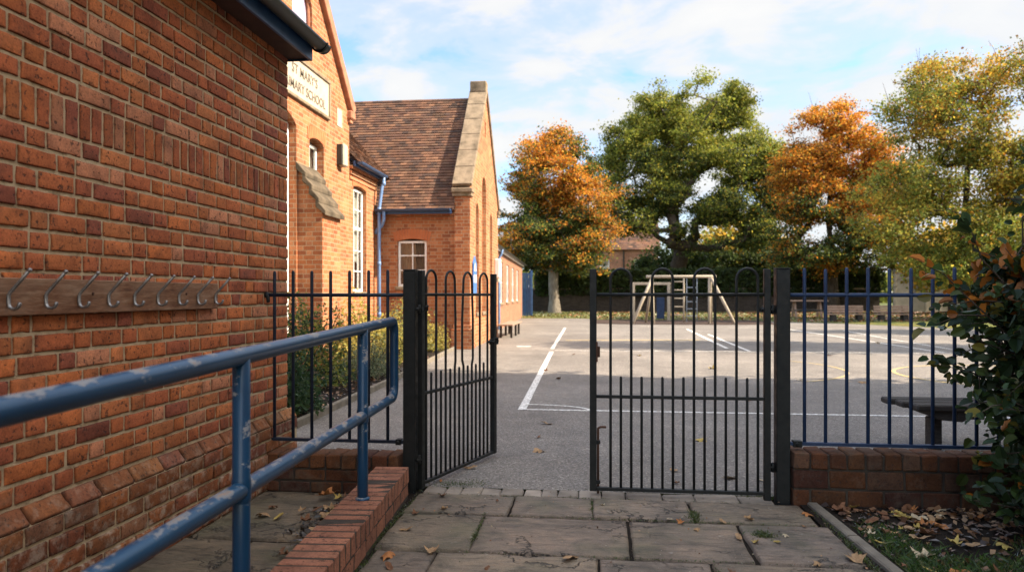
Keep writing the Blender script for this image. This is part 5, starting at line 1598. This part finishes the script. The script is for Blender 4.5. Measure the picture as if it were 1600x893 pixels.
# ------------------------------------------------------------------ near hedge
def leaf_shape(n_):
    """ovate leaf outline, length 1 along +y, slightly folded"""
    pts = []
    for i in range(n_):
        a = 2 * PI * i / n_
        x = .36 * math.sin(a); y = .5 - .5 * math.cos(a)
        x *= (1 + .35 * math.cos(a)) * (1 + .10 * math.cos(5 * a))
        pts.append((x, y, abs(x) * .5 - .38 * (y - .4) ** 2))
    return np.array(pts)
def bush_leaves(cent, axis, nrm, size, cols, mat, parent, name='foliage', nseg=8):
    sh = leaf_shape(nseg)
    n = len(cent)
    ax = axis / np.linalg.norm(axis, axis=1)[:, None]
    sd_ = np.cross(ax, nrm); sd_ /= np.linalg.norm(sd_, axis=1)[:, None]
    nn = np.cross(sd_, ax)
    v = cent[:, None, :] + size[:, None, None] * (sd_[:, None, :] * sh[None, :, 0:1] + ax[:, None, :] * sh[None, :, 1:2] + nn[:, None, :] * sh[None, :, 2:3])
    # two halves folded on the midrib: polygons (0..4) and (4..8,0)
    h1 = v[:, [0, 1, 2, 3, 4], :]; h2 = v[:, [4, 5, 6, 7, 0], :]
    allv = np.concatenate([h1, h2], 1).reshape(-1, 3)
    return fast_mesh(name, allv, 5, np.repeat(cols, 2, axis=0), mat, parent)
bh = thing('bush', 'tall dark leafy bush with some orange leaves overhanging the navy railing', 'bush', (2.95, 4.3, 0))
rng = np.random.RandomState(77)
mb = MB(); tips = []
stem_roots = [(2.66, 4.6), (2.72, 4.3), (2.8, 4.6), (2.75, 4.0), (3.0, 4.2), (3.1, 4.7)]
for (sx, sy) in stem_roots:
    for k in range(7):
        top = np.array([sx + rng.normal() * .28 - .10, sy + rng.normal() * .25, rng.uniform(.8, 1.85)])
        mid = np.array([sx + rng.normal() * .1, sy + rng.normal() * .1, top[2] * .55])
        pts = [(sx, sy, -.02), tuple(mid), tuple(top)]
        mb.tube([(p[0] - 0, p[1], p[2]) for p in pts], [.016, .010, .004], 5, cap=False)
        for f in np.linspace(.25, 1, 9):
            q = (np.array(pts[0]) * (1 - f) ** 2 + 2 * mid * f * (1 - f) + top * f * f)
            e = q + np.array([rng.normal() * .22 - .06, rng.normal() * .2, rng.normal() * .12 + .03])
            mb.tube([tuple(q), tuple((q + e) / 2 + np.array([0, 0, .03])), tuple(e)], [.005, .004, .002], 4, cap=False)
            tips.append((q, e))
for e in [(2.40, 4.55, 1.62), (2.34, 4.5, 1.95), (2.38, 4.4, 2.2), (2.24, 4.55, .30), (2.20, 4.5, .48), (2.16, 4.6, 1.16), (2.24, 4.6, 1.04), (2.26, 4.5, .80), (2.16, 4.5, .22), (2.36, 4.4, 1.45)]:
    q = np.array([2.6, 4.4, e[2] - .15 + rng.normal() * .1]); e = np.array(e)
    mb.tube([tuple(q), tuple((q + e) / 2 + np.array([0, 0, .05])), tuple(e)], [.008, .006, .003], 5, cap=False); 
    for _ in range(2): tips.append((q, e))
mb.build('stems', M['bark'], bh, smooth=True)
cen = []; axs = []
for q, e in tips:
    for k in range(11):
        f = rng.uniform(.15, 1.05)
        cen.append(q + (e - q) * f + rng.normal(size=3) * .02); d = (e - q) / (np.linalg.norm(e - q) + 1e-6) + rng.normal(size=3) * .7; axs.append(d)
# leaf curtain filling the body of the bush
nb = 7000
body = np.stack([2.37 + np.abs(rng.normal(size=nb)) * .30, 4.38 + rng.normal(size=nb) * .24, rng.uniform(.10, 1.62, nb)], 1)
nb2 = 3600
bulk = np.stack([rng.uniform(2.5, 4.4, nb2), rng.uniform(2.6, 4.9, nb2), 1.95 * rng.uniform(.05, 1, nb2) ** 1.5], 1)
bulk[:, 0] = np.maximum(bulk[:, 0], .56 * bulk[:, 1] + .06)
body = np.concatenate([body, bulk]); nb += nb2
body[:, 0] -= np.array([noise.noise(Vector((0, q[1] * 2, q[2] * 2.6))) for q in body]) * .30 - .05 * np.sin(body[:, 2] * 3)
cen = np.concatenate([np.array(cen), body]); axs = np.concatenate([np.array(axs), rng.normal(size=(nb, 3)) + np.array([-.6, -.5, -.3])])
n = len(cen)
nr = rng.normal(size=(n, 3)) * .7 + np.array([-.35, -.5, .8])
bc = np.array([(.022, .040, .016), (.03, .055, .02), (.04, .07, .02), (.05, .07, .018), (.035, .055, .03)])[rng.randint(0, 5, n)]
hi = np.array([noise.noise(Vector(q * 1.6) + Vector((3, 0, 0))) for q in cen])
o_ = rng.rand(n) < np.where((cen[:, 2] > 1.35) & (cen[:, 2] < 1.72), .28, .03); y_ = rng.rand(n) < (.06 + .10 * (hi > .1))
bc = np.where(y_[:, None], np.array([.16, .14, .03]) * rng.uniform(.6, 1.2, (n, 1)), bc)
bc = np.where(o_[:, None], np.array([.36, .13, .02]) * rng.uniform(.5, 1.1, (n, 1)), bc)
bc = bc * rng.uniform(.7, 1.3, (n, 1))
bush_leaves(cen - np.array([2.95, 4.3, 0]), axs, nr, rng.uniform(.032, .095, n), bc, M['hedge_leaf'], bh)

# ------------------------------------------------------------------ grass, litter, fallen leaves
rng = np.random.RandomState(9)
def blades(name, cx, cy, sx, sy, n, h_, cols, z=0.0, accept=None):
    p = np.stack([cx + rng.normal(size=n) * sx, cy + rng.normal(size=n) * sy, np.full(n, z)], 1)
    if accept is not None: p = p[np.array([accept(q) for q in p])]
    n = len(p)
    a = rng.uniform(0, 2 * PI, n); w_ = rng.uniform(.0015, .0035, n); hh = h_ * rng.uniform(.4, 1.3, n)
    d = np.stack([np.cos(a), np.sin(a), np.zeros(n)], 1); l = rng.normal(size=(n, 3)) * .5; l[:, 2] = 1
    v = np.empty((n, 4, 3)); v[:, 0] = p - d * w_[:, None]; v[:, 1] = p + d * w_[:, None]
    v[:, 2] = p + l * (hh * .6)[:, None] + d * (w_ * .7)[:, None]; l2 = l * 1.25; l2[:, 2] = .9
    v[:, 3] = p + l2 * hh[:, None]
    c = np.array(cols)[rng.randint(0, len(cols), n)] * rng.uniform(.6, 1.3, (n, 1))
    return v.reshape(-1, 3), c
GB = [(.042, .09, .014), (.06, .115, .018), (.034, .07, .014), (.09, .105, .024)]
vs = []; cs = []
inside = lambda q: q[0] > 1.50 + (5.1 - q[1]) * .055 and q[1] < 5.08
for (cx, cy, sx, sy, n, h_) in [(1.66, 4.40, .07, .16, 900, .04), (1.72, 3.95, .12, .16, 1800, .045), (2.2, 3.95, .22, .10, 1700, .045), (2.5, 3.7, .3, .16, 2200, .045), (1.75, 3.45, .2, .2, 2200, .05), (2.6, 4.3, .15, .1, 700, .05), (2.2, 3.4, .4, .2, 2600, .05)]:
    v, c = blades('g', cx, cy, sx, sy, n, h_, GB, -.004, inside); vs.append(v); cs.append(c)
tag(fast_mesh('grass', np.concatenate(vs), 4, np.concatenate(cs), M['grass']), kind='stuff')
# moss and weeds in the joints
MG = [(.05, .085, .015), (.07, .10, .02), (.10, .11, .03)]
vs = []; cs = []
for (cx, cy, sx, sy, n, h_) in [(-1.02, 5.36, .12, .05, 1100, .014), (-.87, 5.45, .05, .05, 300, .012), (-.70, 4.3, .008, .16, 500, .012), (-.03, 4.85, .008, .10, 300, .012), (.62, 4.75, .02, .06, 350, .02), (.97, 4.42, .03, .03, 400, .025), (.62, 3.72, .01, .09, 250, .012),
                                (.5, 5.32, .35, .02, 900, .012), (1.0, 5.33, .15, .025, 700, .016), (-.3, 5.10, .5, .006, 250, .01), (.4, 4.645, .5, .006, 300, .01), (.2, 3.965, .5, .006, 200, .01), (-1.24, 4.4, .012, .4, 600, .014), (-1.2, 3.6, .012, .2, 300, .014), (1.42, 4.2, .012, .4, 500, .02), (1.2, 5.28, .1, .03, 300, .014)]:
    v, c = blades('m', cx, cy, sx, sy, n, h_, MG, -.006); vs.append(v); cs.append(c)
tag(fast_mesh('moss', np.concatenate(vs), 4, np.concatenate(cs), M['grass']), kind='stuff')
# verge grass blades and leaf litter
n = 15000
x = rng.uniform(-8, 26, n); y = rng.uniform(37.5, 52, n)
e_ = np.interp(x, [a for a, b in edge], [b for a, b in edge]); ok = y > e_ + .05
x = x[ok]; y = y[ok]; e_ = e_[ok]; n = len(x)
f = (y - e_) / (60 - e_); z = np.interp(f, [0, .05, .5, 1], [.006, .05, .17, .32])
p = np.stack([x, y, z + .03], 1)
lit = np.array([noise.noise(Vector((a * .35, b * .5, 0))) for a, b in zip(x, y)]) + (x - 8) * .025
m_ = rng.rand(n) < np.clip(.35 + lit, .05, .9)
c = np.where(m_[:, None], np.array([.24, .095, .03]) * rng.uniform(.5, 1.4, (n, 1)), np.array([.12, .13, .03]) * rng.uniform(.6, 1.4, (n, 1)))
tag(fast_mesh('verge_litter', leaf_quads(p, rng.uniform(.08, .16, n), n_up=1.2, rng=rng), 4, c, M['dead']), kind='stuff')
# soil litter (crumbs and small scraps)
def scatter_scraps(name, n, fx, fy, s0, s1, cols, acc=None, z=.004):
    x = fx(n); y = fy(n)
    p = np.stack([x, y, np.full(n, z) + rng.uniform(0, .01, n)], 1)
    if acc is not None: p = p[np.array([acc(q) for q in p])]
    n = len(p)
    c = np.array(cols)[rng.randint(0, len(cols), n)] * rng.uniform(.5, 1.3, (n, 1))
    return tag(fast_mesh(name, leaf_quads(p, rng.uniform(s0, s1, n), n_up=1.6, rng=rng), 4, c, M['dead']), kind='stuff')
DC = [(.16, .075, .035), (.22, .11, .05), (.10, .05, .03), (.30, .18, .09), (.06, .035, .025)]
scatter_scraps('leaf_litter', 1500, lambda n: rng.uniform(1.5, 4.6, n), lambda n: 5.1 - np.abs(rng.normal(size=n)) * .7, .015, .06, DC, inside)
scatter_scraps('bed_litter', 1500, lambda n: rng.uniform(-4.6, -3.2, n), lambda n: rng.uniform(6, 16, n), .03, .07, DC, lambda q: q[0] < -3.2 - (q[1] - 6) * .03, .04)
scatter_scraps('path_crumbs', 260, lambda n: rng.uniform(-1.3, 1.45, n), lambda n: rng.uniform(3.3, 5.2, n), .006, .018, DC + [(.35, .3, .22)], None, .004)
scatter_scraps('ramp_debris', 420, lambda n: -1.62 + rng.normal(size=n) * .08, lambda n: 4.45 + rng.normal(size=n) * .28, .01, .05, [(.03, .022, .016), (.05, .035, .02), (.10, .06, .03)], None, .008)

def dead_leaf(seed, lobed):
    rd = random.Random(seed)
    n = 22; ring = []
    for i in range(n):
        a = 2 * PI * i / n
        r_ = (.40 + .11 * math.cos(5 * a) + .05 * math.cos(11 * a)) if lobed else (.34 + .13 * math.cos(2 * a) + .02 * math.cos(7 * a))
        r_ *= rd.uniform(.9, 1.1)
        ring.append((r_ * math.cos(a) * 1.15, r_ * math.sin(a)))
    curl = rd.uniform(.6, 1.5); cx = rd.uniform(-.3, .3)
    def zf(x, y): return curl * (y - cx * .2) ** 2 * 1.2 + .35 * x * x * rd.uniform(.6, 1) + .03 * math.sin(9 * x + seed)
    vs = [(0, 0, 0)]; fs = []
    for f in (.5, 1.0):
        for (x, y) in ring: vs.append((x * f, y * f, zf(x * f, y * f) + rd.uniform(-.02, .02) * f))
    for i in range(n):
        j = (i + 1) % n
        fs.append((0, 1 + i, 1 + j)); fs.append((1 + i, 1 + n + i, 1 + n + j, 1 + j))
    mb = MB(); mb.v = vs; mb.f = fs; mb.c = [(1, 1, 1)] * len(vs)
    mb.tube([(-.02, 0, .005), (-.5, .03, .03), (-.75, .08, .06)], [.012, .012, .008], 4, cap=False)
    return mb
LC = {'tan': (.36, .22, .11), 'brown': (.17, .075, .035), 'orange': (.38, .15, .045), 'yellow': (.42, .30, .08), 'pale': (.50, .40, .26)}
LM = {}
for k, c in LC.items():
    m = NT(k + '_dead_leaf')
    p = m.coord('Object')
    cc = m.ramp(m.noise(p, 2.6, 5), [(.3, tuple(a * .55 for a in c)), (.6, c), (.8, tuple(min(1, a * 1.2) for a in c))])
    m.base(cc, .7, 0, .3); m.bump(m.noise(m.scale(p, (1, 4, 1)), 6, 4), .5, .02)
    LM[k] = m.m
protos = {}
def leaf_proto(kind, s):
    key = (kind, s)
    if key not in protos:
        mb = dead_leaf(s * 7 + len(kind), s % 2 == 0)
        me_o = mb.build('fallen_leaf', LM[kind], None, smooth=True)
        protos[key] = me_o.data; bpy.data.objects.remove(me_o)
    return protos[key]
rdl = random.Random(4)
def fallen(x, y, z, size, kind, label, group):
    o = bpy.data.objects.new('fallen_leaf', leaf_proto(kind, rdl.randint(0, 3))); COL.objects.link(o)
    o.location = (x, y, z + size * .02); s = size * rdl.uniform(.65, 1.1); o.scale = (s, s, s)
    flip = PI if rdl.random() < .3 else 0
    o.rotation_euler = (rdl.uniform(-.25, .25) + flip, rdl.uniform(-.25, .25), rdl.uniform(0, 6.28))
    if flip: o.location.z += s * .16
    tag(o, label, 'leaf', group)
# on the path, put where the photograph shows them
PATH = [(-1.12, 4.27, .11, 'tan'), (-.88, 3.93, .085, 'tan'), (-.13, 3.90, .10, 'tan'), (-1.10, 3.83, .09, 'orange'), (-1.14, 4.6, .08, 'brown'), (-1.05, 3.68, .09, 'brown'), (-.98, 4.72, .05, 'tan'), (.82, 4.36, .08, 'tan'), (.90, 4.28, .07, 'yellow'),
        (.52, 4.60, .07, 'orange'), (.46, 4.66, .05, 'pale'), (.60, 4.48, .06, 'tan'), (.78, 4.65, .07, 'tan'), (.95, 4.72, .06, 'tan'), (1.10, 4.42, .05, 'pale'), (1.15, 3.98, .06, 'tan'), (1.25, 4.60, .05, 'orange'), (.05, 4.92, .03, 'pale'), (.33, 4.98, .03, 'pale'),
        (-1.05, 5.02, .07, 'brown'), (.68, 3.80, .05, 'brown'), (.30, 3.70, .05, 'tan'), (-.55, 3.72, .05, 'brown'), (1.02, 4.30, .06, 'yellow'), (1.36, 4.05, .10, 'tan'), (1.34, 4.86, .07, 'orange'), (-.66, 4.95, .04, 'brown')]
for x, y, s, k in PATH: fallen(x, y, .004, s, k, 'fallen autumn leaf lying on the flagstone path', 'fallen leaves on the flagstones')
TAR = [(-.52, 7.95, .13, 'tan'), (-.50, 6.55, .11, 'tan'), (-.55, 7.2, .07, 'brown'), (-1.0, 5.85, .11, 'tan'), (-1.15, 5.42, .06, 'orange'), (.62, 5.95, .09, 'tan'), (1.02, 5.75, .12, 'pale'), (1.0, 7.2, .12, 'yellow'), (.6, 5.55, .06, 'brown'), (1.25, 5.7, .06, 'pale'),
       (-.9, 13.5, .12, 'brown'), (-.6, 12.2, .12, 'brown'), (2.2, 14.2, .14, 'yellow'), (3.3, 12.4, .14, 'pale'), (4.2, 12.2, .14, 'tan'), (-1.3, 9.4, .1, 'brown'), (1.0, 17, .16, 'yellow'), (5.3, 17.5, .14, 'brown'), (-.5, 17.2, .14, 'brown'), (2.0, 9.9, .09, 'brown'), (8.0, 22, .2, 'pale')]
for x, y, s, k in TAR: fallen(x, y, .006, s, k, 'fallen leaf lying on the playground tarmac', 'fallen leaves on the tarmac')
for i in range(26):
    a = rdl.gauss(0, 1); b = rdl.gauss(0, 1)
    x, y = -1.66 + a * .07, 4.62 + b * .17
    if x > -1.56: x = -1.60
    if i > 18: x, y = rdl.uniform(-2.2, -1.6), rdl.uniform(3.6, 4.95)
    fallen(x, y, .01 + rdl.uniform(0, .03) * (i < 19), rdl.uniform(.06, .12), rdl.choice(['tan', 'brown', 'orange', 'yellow', 'brown', 'tan']), 'fallen leaf drifted between the brick kerb wall and the building', 'fallen leaves by the kerb wall')
for i in range(105):
    y = 5.05 - abs(rdl.gauss(0, .62)); x = rdl.uniform(1.52, 3.6) if i % 3 else rdl.uniform(1.52, 2.5)
    if not inside((x, y)) or y < 3.2: continue
    fallen(x, y, rdl.uniform(0, .02), rdl.uniform(.05, .115), rdl.choice(['tan', 'brown', 'orange', 'brown', 'brown', 'yellow', 'pale', 'brown']), 'fallen leaf on the dark soil below the low wall', 'fallen leaves on the soil bed')
